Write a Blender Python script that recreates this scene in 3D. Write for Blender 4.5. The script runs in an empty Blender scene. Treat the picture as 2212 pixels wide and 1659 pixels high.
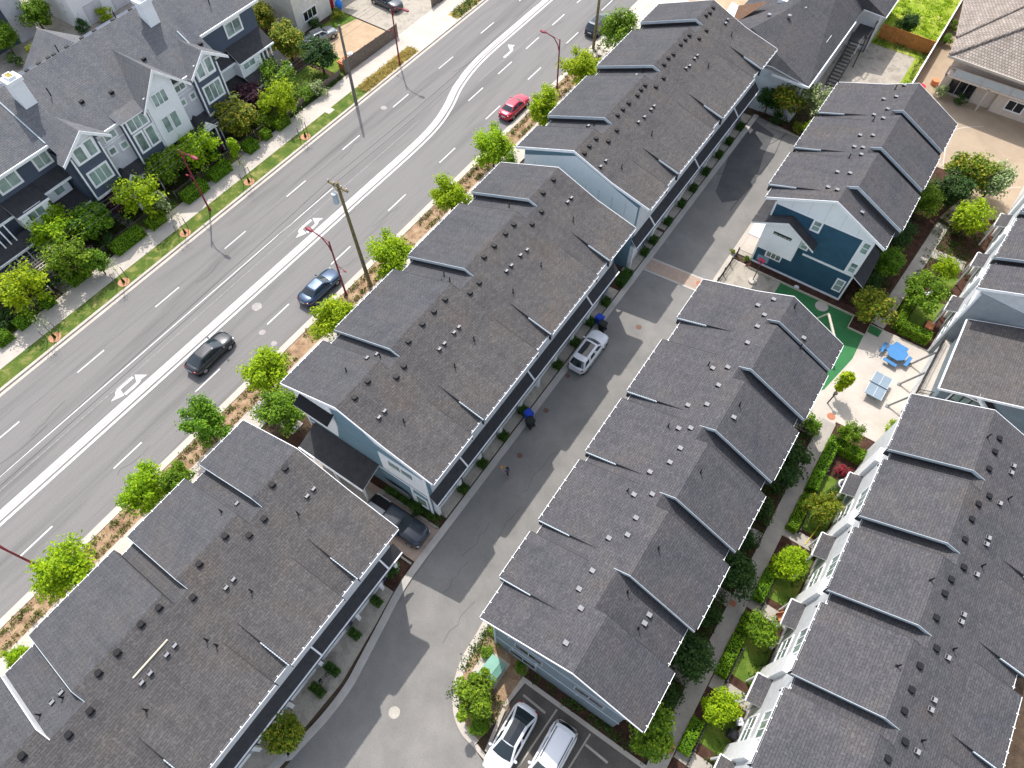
import bpy, math, random
from mathutils import Vector, Matrix
R=math.radians
sc=bpy.context.scene
col=sc.collection
# ------------------------------------------------------------------ camera, sky, sun, exposure
H=52.4
cam=bpy.data.cameras.new("camera"); camo=bpy.data.objects.new("camera",cam); col.objects.link(camo)
cam.sensor_width=36.0; cam.lens=36.0*1475/2212
cam.clip_end=3000; cam.clip_start=.5
camo.location=(0,0,H); camo.rotation_euler=(R(31.2),0,R(34.1)); sc.camera=camo
SUN_EL=R(56.5); sd=Vector((-math.cos(R(41.3))*math.cos(SUN_EL), math.sin(R(41.3))*math.cos(SUN_EL), math.sin(SUN_EL)))
w=bpy.data.worlds.new("World"); sc.world=w; w.use_nodes=True
nt=w.node_tree; bg=nt.nodes['Background']; sk=nt.nodes.new('ShaderNodeTexSky')
sk.sky_type='NISHITA'; sk.sun_disc=False; sk.sun_elevation=SUN_EL
sk.sun_rotation=math.atan2(sd.x,sd.y); sk.air_density=1.0; sk.dust_density=2.0
hz=nt.nodes.new('ShaderNodeHueSaturation'); hz.inputs['Saturation'].default_value=.55; nt.links.new(sk.outputs[0],hz.inputs['Color']); nt.links.new(hz.outputs[0],bg.inputs[0]); bg.inputs[1].default_value=0.15
sl=bpy.data.lights.new("sun",'SUN'); sl.energy=2.25; sl.angle=R(.55); sl.color=(1.0,.96,.91)
so=bpy.data.objects.new("sun",sl); col.objects.link(so); so.rotation_euler=sd.to_track_quat('Z','Y').to_euler()
sc.view_settings.view_transform='Standard'; sc.view_settings.look='None'; sc.view_settings.gamma=1; sc.view_settings.exposure=1.07
# ------------------------------------------------------------------ materials
M={}
def _mat(name,rough=.8,spec=.3):
    m=bpy.data.materials.new(name); m.use_nodes=True; n=m.node_tree; b=n.nodes['Principled BSDF']
    b.inputs['Roughness'].default_value=rough; b.inputs['Specular IOR Level'].default_value=spec
    M[name]=m; return m,n,b
def _noise(n,scale,detail=4,rough=.6,vec=None,dist=0):
    t=n.nodes.new('ShaderNodeTexNoise'); t.inputs['Scale'].default_value=scale; t.inputs['Detail'].default_value=detail; t.inputs['Roughness'].default_value=rough; t.inputs['Distortion'].default_value=dist
    if vec is not None: n.links.new(vec,t.inputs['Vector'])
    return t
def _pos(n):
    g=n.nodes.new('ShaderNodeNewGeometry'); return g.outputs['Position']
def _ramp(n,fac,stops):
    r=n.nodes.new('ShaderNodeValToRGB'); e=r.color_ramp.elements
    while len(e)<len(stops): e.new(.5)
    for i,(p,c) in enumerate(stops): e[i].position=p; e[i].color=(*c,1)
    n.links.new(fac,r.inputs[0]); return r.outputs[0]
def _mix(n,mode,fac,a,b):
    m=n.nodes.new('ShaderNodeMix'); m.data_type='RGBA'; m.blend_type=mode
    for s,v in ((0,fac),(6,a),(7,b)):
        if hasattr(v,'links') or hasattr(v,'is_linked'): n.links.new(v,m.inputs[s])
        else: m.inputs[s].default_value=v if s==0 else (*v,1)
    return m.outputs[2]
def noisy(name,c0,c1,scale=1.2,fine=14,rough=.85,spec=.2,bump=.0,stretch=None,c2=None,finec=.18):
    m,n,b=_mat(name,rough,spec); pos=_pos(n)
    if stretch:
        mp=n.nodes.new('ShaderNodeMapping'); mp.inputs['Scale'].default_value=stretch; n.links.new(pos,mp.inputs[0]); pos2=mp.outputs[0]
    else: pos2=pos
    a=_noise(n,scale,6,.65,pos2,.3); st=[(.32,c0),(.68,c1)]
    if c2: st=[(.3,c0),(.52,c1),(.72,c2)]
    base=_ramp(n,a.outputs['Fac'],st)
    f=_noise(n,fine,3,.7,pos); g=_ramp(n,f.outputs['Fac'],[(.25,(1-finec*1.6,)*3),(.75,(1+finec,)*3)])
    out=_mix(n,'MULTIPLY',1.0,base,g)
    n.links.new(out,b.inputs['Base Color'])
    if bump:
        bp=n.nodes.new('ShaderNodeBump'); bp.inputs['Strength'].default_value=bump; bp.inputs['Distance'].default_value=.03
        n.links.new(f.outputs['Fac'],bp.inputs['Height']); n.links.new(bp.outputs[0],b.inputs['Normal'])
    return m
def plain(name,c,rough=.6,spec=.3,metal=0,var=.08):
    m,n,b=_mat(name,rough,spec); b.inputs['Metallic'].default_value=metal
    a=_noise(n,3.0,4,.6,_pos(n)); g=_ramp(n,a.outputs['Fac'],[(.3,tuple(x*(1-var) for x in c)),(.7,tuple(min(1,x*(1+var)) for x in c))])
    n.links.new(g,b.inputs['Base Color']); return m
def shingle(name,c0,c1,c2,axis='Y',rot=0):
    m,n,b=_mat(name,.93,.12); pos=_pos(n)
    mp=n.nodes.new('ShaderNodeMapping'); mp.inputs['Rotation'].default_value=(0,0,R(90)+rot); n.links.new(pos,mp.inputs[0])
    def brick(bw,rh,a,bb,mort=.012):
        t=n.nodes.new('ShaderNodeTexBrick'); t.offset=.5; t.inputs['Scale'].default_value=1
        t.inputs['Brick Width'].default_value=bw; t.inputs['Row Height'].default_value=rh; t.inputs['Mortar Size'].default_value=mort
        t.inputs['Mortar Smooth'].default_value=.4
        t.inputs['Color1'].default_value=(*a,1); t.inputs['Color2'].default_value=(*bb,1); t.inputs['Mortar'].default_value=(*[x*.62 for x in a],1)
        n.links.new(mp.outputs[0],t.inputs['Vector']); return t
    t=brick(.42,.15,c0,c1,.014); t2=brick(.27,.15,c2,c1,.0)
    k=_noise(n,7,2,.5,pos)
    kk=_ramp(n,k.outputs['Fac'],[(.52,(0,)*3),(.72,(.8,)*3)])
    o=_mix(n,'MIX',kk,t.outputs['Color'],t2.outputs['Color'])
    big=_noise(n,.35,5,.6,pos,.4); g=_ramp(n,big.outputs['Fac'],[(.28,(.84,.86,.90)),(.5,(1,1,1)),(.64,(1.08,1.04,.99)),(.78,(1.14,1.02,.90))])
    o=_mix(n,'MULTIPLY',1.0,o,g)
    fn=_noise(n,22,2,.8,pos); g2=_ramp(n,fn.outputs['Fac'],[(.3,(.88,)*3),(.7,(1.12,)*3)])
    o=_mix(n,'MULTIPLY',1.0,o,g2)
    # dirt streaks running down the slope
    ms=n.nodes.new('ShaderNodeMapping'); ms.inputs['Scale'].default_value=(.25,2.2,.25); n.links.new(pos,ms.inputs[0])
    st=_noise(n,1.1,4,.6,ms.outputs[0]); g3=_ramp(n,st.outputs['Fac'],[(.35,(.93,)*3),(.65,(1.06,)*3)])
    o=_mix(n,'MULTIPLY',1.0,o,g3)
    n.links.new(o,b.inputs['Base Color'])
    bp=n.nodes.new('ShaderNodeBump'); bp.inputs['Strength'].default_value=.5; bp.inputs['Distance'].default_value=.02
    n.links.new(t.outputs['Fac'],bp.inputs['Height']); bp.invert=True; n.links.new(bp.outputs[0],b.inputs['Normal'])
    return m
def siding(name,c,pitch=.16,vert=False):
    m,n,b=_mat(name,.75,.2); pos=_pos(n); s=n.nodes.new('ShaderNodeSeparateXYZ'); n.links.new(pos,s.inputs[0])
    mu=n.nodes.new('ShaderNodeMath'); mu.operation='DIVIDE'; mu.inputs[1].default_value=pitch; n.links.new(s.outputs[2],mu.inputs[0])
    fr=n.nodes.new('ShaderNodeMath'); fr.operation='FRACT'; n.links.new(mu.outputs[0],fr.inputs[0])
    g=_ramp(n,fr.outputs[0],[(.0,(.55,)*3),(.12,(1,)*3)])
    a=_noise(n,1.5,5,.6,pos); v=_ramp(n,a.outputs['Fac'],[(.3,tuple(x*.9 for x in c)),(.7,tuple(min(1,x*1.1) for x in c))])
    o=_mix(n,'MULTIPLY',1.0,v,g); n.links.new(o,b.inputs['Base Color'])
    bp=n.nodes.new('ShaderNodeBump'); bp.inputs['Strength'].default_value=.6; bp.inputs['Distance'].default_value=.02; n.links.new(fr.outputs[0],bp.inputs['Height']); n.links.new(bp.outputs[0],b.inputs['Normal'])
    return m
def leaf(name,stops,trans=.35):
    m,n,b=_mat(name,.55,.25); g=n.nodes.new('ShaderNodeNewGeometry')
    c=_ramp(n,g.outputs['Random Per Island'],stops)
    oi=n.nodes.new('ShaderNodeObjectInfo'); hs=n.nodes.new('ShaderNodeHueSaturation')
    mr=n.nodes.new('ShaderNodeMapRange'); mr.inputs[3].default_value=.485; mr.inputs[4].default_value=.512; n.links.new(oi.outputs['Random'],mr.inputs[0])
    n.links.new(mr.outputs[0],hs.inputs['Hue']); n.links.new(c,hs.inputs['Color'])
    # large clumps lighter / darker
    k=_noise(n,1.6,3,.6,g.outputs['Position']); kk=_ramp(n,k.outputs['Fac'],[(.35,(.72,.78,.7)),(.65,(1.25,1.2,1.1))])
    o=_mix(n,'MULTIPLY',1.0,hs.outputs[0],kk)
    n.links.new(o,b.inputs['Base Color'])
    t=n.nodes.new('ShaderNodeBsdfTranslucent'); n.links.new(o,t.inputs[0]); mx=n.nodes.new('ShaderNodeMixShader'); mx.inputs[0].default_value=trans
    out=n.nodes['Material Output']; n.links.new(b.outputs[0],mx.inputs[1]); n.links.new(t.outputs[0],mx.inputs[2]); n.links.new(mx.outputs[0],out.inputs[0])
    return m
def paint(name,c,flake=.0):
    m,n,b=_mat(name,.28,.5); b.inputs['Base Color'].default_value=(*c,1); b.inputs['Coat Weight'].default_value=.8; b.inputs['Coat Roughness'].default_value=.06
    b.inputs['Metallic'].default_value=flake; return m
noisy('asphalt',(.138,.133,.129),(.205,.195,.188),.35,9,.93,.12,.15,(1.5,.09,1),c2=(.165,.158,.153),finec=.10)
noisy('asphalt_lane',(.185,.178,.168),(.25,.238,.222),.35,10,.92,.12,.15,finec=.10)
noisy('asphalt_patch',(.085,.087,.09),(.12,.12,.12),.5,10,.92,.12,.15)
noisy('parking_asphalt',(.10,.09,.08),(.15,.135,.12),.7,12,.92,.12,.1)
noisy('soil',(.055,.038,.027),(.11,.078,.052),1.6,16,.95,.05,.5)
noisy('mulch',(.19,.115,.07),(.36,.24,.15),1.2,18,.95,.05,.5,c2=(.46,.34,.22),finec=.3)
noisy('dark_mulch',(.045,.024,.018),(.10,.055,.04),1.6,18,.95,.05,.5)
noisy('grass',(.06,.12,.018),(.13,.20,.03),.7,26,.95,.1,.6,c2=(.27,.26,.06),finec=.35)
noisy('dry_grass',(.30,.22,.06),(.42,.32,.10),.9,26,.95,.1,.6,c2=(.16,.17,.04),finec=.35)
noisy('verge_grass',(.055,.11,.02),(.11,.155,.03),.9,24,.95,.1,.6,c2=(.34,.30,.11),finec=.35)
noisy('bright_grass',(.14,.22,.02),(.27,.35,.035),.5,18,.95,.1,.6,c2=(.48,.42,.16),finec=.3)
noisy('concrete',(.40,.375,.34),(.50,.47,.43),.8,12,.9,.15,.1,finec=.07)
noisy('pale_concrete',(.43,.385,.335),(.52,.47,.41),.6,10,.9,.15,.1,finec=.05)
noisy('path_concrete',(.33,.30,.265),(.42,.385,.34),.8,12,.9,.15,.1,finec=.08)
noisy('old_concrete',(.27,.24,.20),(.40,.36,.30),.6,9,.92,.12,.1,c2=(.20,.18,.15),finec=.12)
noisy('tan_court',(.33,.255,.18),(.41,.325,.235),.35,10,.92,.12,.1,finec=.07)
noisy('dirt',(.38,.27,.17),(.50,.37,.25),.8,14,.95,.1,.3,finec=.12)
noisy('brick_paving',(.36,.27,.21),(.46,.35,.28),2,20,.9,.1,.2,finec=.2)
noisy('white_marking',(.50,.49,.475),(.66,.65,.64),2.5,30,.8,.2,finec=.06)
noisy('worn_marking',(.19,.185,.18),(.36,.35,.34),3.5,30,.85,.2,finec=.2)
noisy('pink_marking',(.43,.35,.335),(.52,.44,.42),1.5,24,.8,.2,finec=.07)
noisy('stall_marking',(.38,.35,.30),(.48,.44,.38),2.5,20,.8,.2,finec=.1)
noisy('rubber_green',(.035,.15,.055),(.05,.19,.07),.7,20,.9,.15,finec=.08)
noisy('tyre',(.02,.02,.02),(.03,.03,.03),3,20,.85,.2)
shingle('shingle_roof',(.070,.068,.073),(.092,.089,.093),(.13,.126,.13))
shingle('shingle_warm',(.080,.074,.073),(.106,.099,.096),(.15,.142,.137))
shingle('shingle_pale',(.13,.132,.14),(.16,.161,.168),(.20,.20,.205))
shingle('shingle_left',(.070,.070,.075),(.088,.088,.093),(.118,.117,.121))
noisy('pent_roof',(.045,.045,.048),(.065,.064,.066),2,24,.9,.15,finec=.2)
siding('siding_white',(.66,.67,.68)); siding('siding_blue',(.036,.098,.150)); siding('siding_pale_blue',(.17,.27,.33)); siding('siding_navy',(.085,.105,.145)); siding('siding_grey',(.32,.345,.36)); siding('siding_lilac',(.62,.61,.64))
siding('siding_cream',(.74,.71,.64)); siding('siding_bluegrey',(.19,.235,.26))
plain('white_trim',(.84,.84,.84),.6); plain('panel_white',(.80,.81,.81),.7,var=.03); plain('pale_trim',(.43,.48,.51),.6); plain('stucco',(.60,.52,.45),.85,.1)
plain('brick_red',(.36,.11,.06),.9,.1); plain('vent_black',(.009,.009,.011),.6,.25); plain('vent_silver',(.22,.22,.23),.6,.3,.2)
m,n,b=_mat('window_glass',.08,.6); 
a_=_noise(n,.55,3,.6,_pos(n)); n.links.new(_ramp(n,a_.outputs['Fac'],[(.35,(.10,.14,.135)),(.6,(.30,.40,.36))]),b.inputs['Base Color'])
m,n,b=_mat('dark_glass',.05,.7); b.inputs['Base Color'].default_value=(.012,.016,.02,1)
m,n,b=_mat('car_glass',.05,.8); b.inputs['Base Color'].default_value=(.015,.024,.028,1)
plain('wood_pole',(.20,.16,.08),.9,.1,var=.25); plain('grey_pole',(.17,.155,.135),.9,.1,var=.2); plain('lamp_red',(.20,.018,.035),.5,.4); plain('metal_dark',(.03,.03,.033),.5,.5); plain('metal_grey',(.30,.31,.32),.45,.5,.6)
plain('fence_wood',(.19,.155,.13),.9,.1,var=.2); plain('cedar_fence',(.50,.21,.06),.8,.15,var=.25); plain('bark',(.10,.075,.05),.9,.1,var=.3); plain('log_wood',(.50,.45,.36),.85,.1,var=.1)
plain('bin_blue',(.01,.06,.48),.5,.4); plain('bin_black',(.012,.014,.013),.5,.4); plain('box_green',(.17,.34,.27),.6,.3,var=.08); plain('table_blue',(.05,.19,.42),.5,.4); plain('table_grey',(.20,.26,.31),.45,.4)
plain('orange_box',(.62,.22,.10),.7); plain('terracotta',(.42,.17,.10),.8,.1); plain('iron_cover',(.16,.09,.07),.7,.2); plain('cover_pale',(.32,.29,.28),.8,.2,var=.2); plain('hydro_blue',(.02,.22,.75),.6)
plain('toy_red',(.50,.01,.03),.5,.4); plain('hoop_pink',(.62,.04,.13),.5,.4); plain('hose_yellow',(.60,.48,.03),.6)
plain('skin',(.42,.25,.17),.6); plain('hair_black',(.01,.01,.012),.6); plain('cloth_purple',(.14,.10,.20),.8,.1,var=.4); plain('cloth_dark',(.03,.03,.045),.8,.1); plain('cloth_light',(.45,.42,.55),.8,.1); plain('ball_orange',(.62,.27,.06),.6)
leaf('leaf_lime',[(0,(.16,.28,.008)),(.5,(.33,.48,.010)),(1,(.50,.62,.02))],.45)
leaf('leaf_green',[(0,(.06,.14,.010)),(.5,(.14,.27,.014)),(1,(.27,.42,.025))])
leaf('leaf_dark',[(0,(.018,.055,.012)),(.5,(.035,.09,.016)),(1,(.075,.15,.028))],.25)
leaf('leaf_yellow',[(0,(.08,.15,.012)),(.5,(.18,.26,.016)),(.85,(.36,.38,.03)),(1,(.50,.34,.06))],.4)
leaf('leaf_purple',[(0,(.035,.01,.018)),(.6,(.075,.022,.04)),(1,(.16,.06,.10))],.25)
leaf('leaf_pale',[(0,(.12,.20,.05)),(.6,(.28,.36,.14)),(1,(.62,.64,.45))],.3)
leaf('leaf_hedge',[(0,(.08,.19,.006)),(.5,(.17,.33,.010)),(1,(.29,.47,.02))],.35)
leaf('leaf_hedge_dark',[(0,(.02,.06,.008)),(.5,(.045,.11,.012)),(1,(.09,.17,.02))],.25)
leaf('flower_lilac',[(0,(.10,.14,.04)),(.4,(.32,.16,.32)),(1,(.55,.34,.55))],.3)
leaf('leaf_tuft',[(0,(.06,.08,.02)),(.5,(.13,.15,.04)),(1,(.28,.27,.09))],.3)
leaf('leaf_tan',[(0,(.28,.20,.05)),(.5,(.45,.33,.10)),(1,(.60,.48,.20))],.3)
# tile roof
m,n,b=_mat('tile_roof',.9,.15); pos=_pos(n); t=n.nodes.new('ShaderNodeTexBrick'); t.inputs['Scale'].default_value=1; t.inputs['Brick Width'].default_value=.33; t.inputs['Row Height'].default_value=.36; t.inputs['Mortar Size'].default_value=.035
t.inputs['Color1'].default_value=(.25,.21,.175,1); t.inputs['Color2'].default_value=(.33,.285,.245,1); t.inputs['Mortar'].default_value=(.12,.10,.09,1)
mp=n.nodes.new('ShaderNodeMapping'); mp.inputs['Rotation'].default_value=(0,0,R(4)); n.links.new(pos,mp.inputs[0]); n.links.new(mp.outputs[0],t.inputs['Vector'])
nn=_noise(n,.9,5,.7,pos); g=_ramp(n,nn.outputs['Fac'],[(.35,(.85,)*3),(.6,(1.1,)*3),(.72,(1.5,1.5,1.5))]); n.links.new(_mix(n,'MULTIPLY',1.0,t.outputs['Color'],g),b.inputs['Base Color'])
# ------------------------------------------------------------------ mesh helpers
class MB:
    def __init__(s): s.v=[]; s.f=[]; s.m=[]
    def add(s,vs,fs,m=0):
        k=len(s.v); s.v+= [tuple(v) for v in vs]; s.f+=[tuple(i+k for i in f) for f in fs]; s.m+=[m]*len(fs)
    def box(s,x0,x1,y0,y1,z0,z1,m=0,mt=None):
        s.add([(x0,y0,z0),(x1,y0,z0),(x1,y1,z0),(x0,y1,z0),(x0,y0,z1),(x1,y0,z1),(x1,y1,z1),(x0,y1,z1)],[(0,3,2,1),(0,1,5,4),(1,2,6,5),(2,3,7,6),(3,0,4,7)],m)
        s.add([(x0,y0,z1),(x1,y0,z1),(x1,y1,z1),(x0,y1,z1)],[(0,1,2,3)],m if mt is None else mt)
    def prism(s,poly,z0,z1,m=0,side=None):
        n=len(poly); a=sum(poly[i][0]*poly[(i+1)%n][1]-poly[(i+1)%n][0]*poly[i][1] for i in range(n))
        if a<0: poly=poly[::-1]
        s.add([(x,y,z0) for x,y in poly]+[(x,y,z1) for x,y in poly],[tuple(range(n,2*n))],m)
        s.add([(x,y,z0) for x,y in poly]+[(x,y,z1) for x,y in poly],[(i,(i+1)%n,n+(i+1)%n,n+i) for i in range(n)],m if side is None else side)
    def sheet(s,poly,z,m=0):
        n=len(poly); a=sum(poly[i][0]*poly[(i+1)%n][1]-poly[(i+1)%n][0]*poly[i][1] for i in range(n))
        if a<0: poly=poly[::-1]
        s.add([(x,y,z) for x,y in poly],[tuple(range(n))],m)
    def quad(s,a,b,c,d,m=0): s.add([a,b,c,d],[(0,1,2,3)],m)
    def slab(s,pts,t,m=0,side=None,down=None):
        # closed slab under a planar polygon (3D points), thickness t straight down
        n=len(pts); lo=[(p[0],p[1],p[2]-t) for p in pts]
        s.add(list(pts),[tuple(range(n))],m); s.add(lo,[tuple(range(n))[::-1]],side if side is not None else m)
        s.add(list(pts)+lo,[(i,n+i,n+(i+1)%n,(i+1)%n) for i in range(n)],side if side is not None else m)
    def tube(s,p,q,r0,r1=None,n=8,m=0,cap=True):
        r1=r0 if r1 is None else r1; p=Vector(p); q=Vector(q); d=(q-p).normalized(); a=d.orthogonal().normalized(); b=d.cross(a)
        vs=[];
        for c,r in ((p,r0),(q,r1)):
            for i in range(n):
                t=2*math.pi*i/n; vs.append(c+a*math.cos(t)*r+b*math.sin(t)*r)
        fs=[(i,(i+1)%n,n+(i+1)%n,n+i) for i in range(n)]
        if cap: fs+=[tuple(range(n))[::-1],tuple(range(n,2*n))]
        s.add(vs,fs,m)
    def path(s,pts,r,n=6,m=0):
        for a,b in zip(pts,pts[1:]): s.tube(a,b,r,r,n,m)
    def disc(s,x,y,z,r,h,n=20,m=0,mt=None):
        s.prism([(x+r*math.cos(2*math.pi*i/n),y+r*math.sin(2*math.pi*i/n)) for i in range(n)],z,z+h,m if mt is None else mt,m)
    def ball(s,c,rx,ry,rz,m=0,n=12,k=8):
        vs=[(c[0],c[1],c[2]-rz)]; 
        for j in range(1,k):
            t=math.pi*j/k
            for i in range(n):
                u=2*math.pi*i/n; vs.append((c[0]+rx*math.sin(t)*math.cos(u),c[1]+ry*math.sin(t)*math.sin(u),c[2]-rz*math.cos(t)))
        vs.append((c[0],c[1],c[2]+rz)); fs=[(0,1+(i+1)%n,1+i) for i in range(n)]
        for j in range(k-2):
            o=1+j*n; fs+=[(o+i,o+(i+1)%n,o+n+(i+1)%n,o+n+i) for i in range(n)]
        o=1+(k-2)*n; fs+=[(o+i,o+(i+1)%n,len(vs)-1) for i in range(n)]
        s.add(vs,fs,m)
def mesh(name,mb,mats,org=(0,0,0),smooth=False):
    me=bpy.data.meshes.new(name); o=Vector(org)
    me.from_pydata([(v[0]-o.x,v[1]-o.y,v[2]-o.z) for v in mb.v],[],mb.f)
    for m in (mats if isinstance(mats,(list,tuple)) else [mats]): me.materials.append(M[m])
    me.polygons.foreach_set('material_index',mb.m)
    if smooth: me.polygons.foreach_set('use_smooth',[True]*len(mb.f))
    me.update(); return me
class Thing:
    def __init__(s,name,label,cat,org=(0,0,0),group=None,rot=0,kind=None):
        s.o=bpy.data.objects.new(name,None); col.objects.link(s.o); s.o.location=org; s.o.rotation_euler=(0,0,rot); s.org=org
        s.o.empty_display_size=.3; s.o['label']=label; s.o['category']=cat
        if group: s.o['group']=group
    def part(s,name,mb,mats,parent=None,smooth=False,label=None,local=False):
        me=mesh(name,mb,mats,(0,0,0) if local else s.org,smooth)
        ob=bpy.data.objects.new(name,me); col.objects.link(ob); ob.parent=parent or s.o
        if label: ob['label']=label
        return ob
def single(name,mb,mats,label,cat,org=(0,0,0),group=None,smooth=False,kind=None):
    ob=bpy.data.objects.new(name,mesh(name,mb,mats,org,smooth)); col.objects.link(ob); ob.location=org
    if kind: ob['kind']=kind
    if label: ob['label']=label
    if cat: ob['category']=cat
    if group: ob['group']=group
    return ob
def struct(name,mb,mats,kind='structure'):
    return single(name,mb,mats,None,None,kind=kind)
def dup(root,loc,rot=0,label=None,name=None,scale=None,mats=None):
    r=root.copy(); col.objects.link(r); r.location=loc; r.rotation_euler=(0,0,rot)
    if scale: r.scale=(scale,)*3 if not isinstance(scale,tuple) else scale
    if label: r['label']=label
    def rec(src,dst):
        for ch in src.children:
            c=ch.copy(); col.objects.link(c); c.parent=dst
            if mats and ch.name.split('.')[0] in mats and len(c.material_slots)>0:
                c.material_slots[0].link='OBJECT'; c.material_slots[0].material=M[mats[ch.name.split('.')[0]]]
            rec(ch,c)
    rec(root,r); return r
# ------------------------------------------------------------------ the setting
mb=MB(); mb.sheet([(-900,-700),(900,-700),(900,1300),(-900,1300)],-.03); struct('ground',mb,'soil')
mb=MB(); mb.sheet([(-55,-120),(-37.1,-120),(-37.1,260),(-55,260)],.0); struct('road',mb,'asphalt')
mb=MB()
for x0,x1 in ((-55.28,-55.0),(-37.72,-37.1)): mb.box(x0,x1,-60,160,-.02,.14)
mb.box(-55.0,-54.62,-60,160,-.02,.006)
struct('kerb',mb,'pale_concrete')
# painted road markings
mk=MB(); Z=.008
def strip(mb,pts,w,z=Z,m=0):
    for (a,b) in zip(pts,pts[1:]):
        d=Vector((b[0]-a[0],b[1]-a[1])); n=Vector((-d.y,d.x)).normalized()*w/2
        mb.sheet([(a[0]+n.x,a[1]+n.y),(a[0]-n.x,a[1]-n.y),(b[0]-n.x,b[1]-n.y),(b[0]+n.x,b[1]+n.y)],z,m)
def curve(pts,k=6):
    out=[]
    for i in range(len(pts)-1):
        p0=pts[max(0,i-1)];p1=pts[i];p2=pts[i+1];p3=pts[min(len(pts)-1,i+2)]
        for j in range(k):
            t=j/k; out.append(tuple(.5*((2*p1[a])+(-p0[a]+p2[a])*t+(2*p0[a]-5*p1[a]+4*p2[a]-p3[a])*t*t+(-p0[a]+3*p1[a]-3*p2[a]+p3[a])*t**3) for a in range(2)))
    return out+[pts[-1]]
def ribbon(mb,pts,off0,off1,z,m=0):
    L=[];
    for i,p in enumerate(pts):
        a=pts[max(0,i-1)]; b=pts[min(len(pts)-1,i+1)]; d=Vector((b[0]-a[0],b[1]-a[1])).normalized(); n=Vector((d.y,-d.x))
        L.append(((p[0]+n.x*off0,p[1]+n.y*off0,z),(p[0]+n.x*off1,p[1]+n.y*off1,z)))
    for a,b in zip(L,L[1:]): mb.quad(a[0],a[1],b[1],b[0],m)
for k in range(-8,16):
    y=3.35+9.0*k-1.3+3.1
    mk.box(-51.15,-51.01,5.2+9*k,8.15+9*k,0,Z); mk.box(-40.76,-40.62,.8+8.97*k,3.75+8.97*k,0,Z)
for k in range(0,10): mk.box(-44.42,-44.28,56.2+6.25*k,59.2+6.25*k,0,Z)
cl=curve([(-44.75,-60),(-44.72,-30),(-44.7,-10),(-44.65,8),(-44.6,26),(-44.6,38),(-44.6,46),(-44.9,50.5),(-45.7,54),(-46.9,57.5),(-47.7,61.5),(-48.0,66),(-48.0,74),(-48.03,90),(-48.05,115),(-48.1,150)])
ribbon(mk,cl,-.62,-.22,Z); ribbon(mk,cl,.36,.60,Z); ribbon(mk,cl,.10,.16,Z)
ribbon(mk,[(-47.95,-60),(-47.9,10),(-47.9,24),(-47.85,36)],-.055,.055,Z)
def raised(mb,pts,o0,o1,z0,z1):
    L=[]
    for i,p in enumerate(pts):
        a=pts[max(0,i-1)]; b=pts[min(len(pts)-1,i+1)]; d=Vector((b[0]-a[0],b[1]-a[1])).normalized(); n=Vector((d.y,-d.x))
        L.append([(p[0]+n.x*o0,p[1]+n.y*o0),(p[0]+n.x*o1,p[1]+n.y*o1)])
    for a,b in zip(L,L[1:]):
        mb.quad((*a[0],z1),(*a[1],z1),(*b[1],z1),(*b[0],z1)); mb.quad((*a[0],z0),(*a[0],z1),(*b[0],z1),(*b[0],z0)); mb.quad((*a[1],z0),(*b[1],z0),(*b[1],z1),(*a[1],z1))
    for e in (L[0],L[-1]): mb.quad((*e[0],z0),(*e[1],z0),(*e[1],z1),(*e[0],z1))
def arrow(cx,cy,both=True):
    def q(pts,w=.30): ribbon(mk,curve([(cx+a,cy+b) for a,b in pts],5),-w/2,w/2,Z+.002)
    def tr(pts,k=0): mk.sheet([(cx+a,cy+b) for a,b in pts],Z+.003+k*.001)
    if both:
        q([(-.48,.95),(-.50,.0),(-.46,-.75),(-.22,-1.05)]); tr([(.42,-.75),(-.05,-1.85),(-.42,-.55)])
        q([(.36,-.65),(.38,.3),(.30,.95),(.05,1.25)],.30); tr([(-.55,1.2),(.40,1.85),(.25,.75)],1)
    else:
        q([(.40,-1.7),(.40,-.2),(.25,.35),(.0,.6)]); tr([(-.75,.85),(.1,1.25),(.1,.05)])
arrow(-46.05,6.75); arrow(-46.05,30.2); arrow(-46.05,67.3,False)
struct('road_marking',mk,'white_marking')
mk=MB(); ribbon(mk,cl,-.22,.10,Z); struct('road_marking',mk,'pink_marking')
mk=MB()
ribbon(mk,[(-46.9,-60),(-46.8,8),(-46.9,26),(-47.0,40),(-47.0,50)],-.045,.045,Z); ribbon(mk,[(-45.5,60),(-44.5,110)],-.03,.03,Z)
struct('road_marking',mk,'worn_marking')
mb=MB()
for P_ in ([(-14.3,66),(-12.4,67.3),(-11.2,69.6),(-10.4,72.4)],[(-10.7,57),(-10.5,62),(-10.2,67),(-10.6,71),(-10.2,72.6)],[(-14.2,61.5),(-12,62.4),(-10.4,62.0)],[(-13.4,69.8),(-11,70.2)]): ribbon(mb,curve(P_,5),-.045,.045,.012)
struct('crack_sealant',mb,'asphalt_patch')
mb=MB()
for P_ in ([(3.3,78.6),(6,76.5),(10.8,76),(14,78)],[(6,76.5),(5.2,83),(8,86)],[(10.8,76),(12,70)],[(2,82),(5.2,83)],[(8.3,70.5),(11,73)]): ribbon(mb,curve(P_,5),-.07,.07,.016)
struct('court_joint',mb,'pale_concrete')
rc=random.Random(3); mb=MB()
for k in range(16):
    x,y=(rc.uniform(-54,-38),rc.uniform(-8,80)) if k<11 else (rc.uniform(-13,-9),rc.uniform(-4,50)); P_=[(x,y)]
    for i in range(5): x+=rc.uniform(-.35,.35); y+=rc.uniform(.3,1.3); P_.append((x,y))
    ribbon(mb,P_,-.015,.015,.011)
struct('crack',mb,'asphalt_patch')
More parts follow.
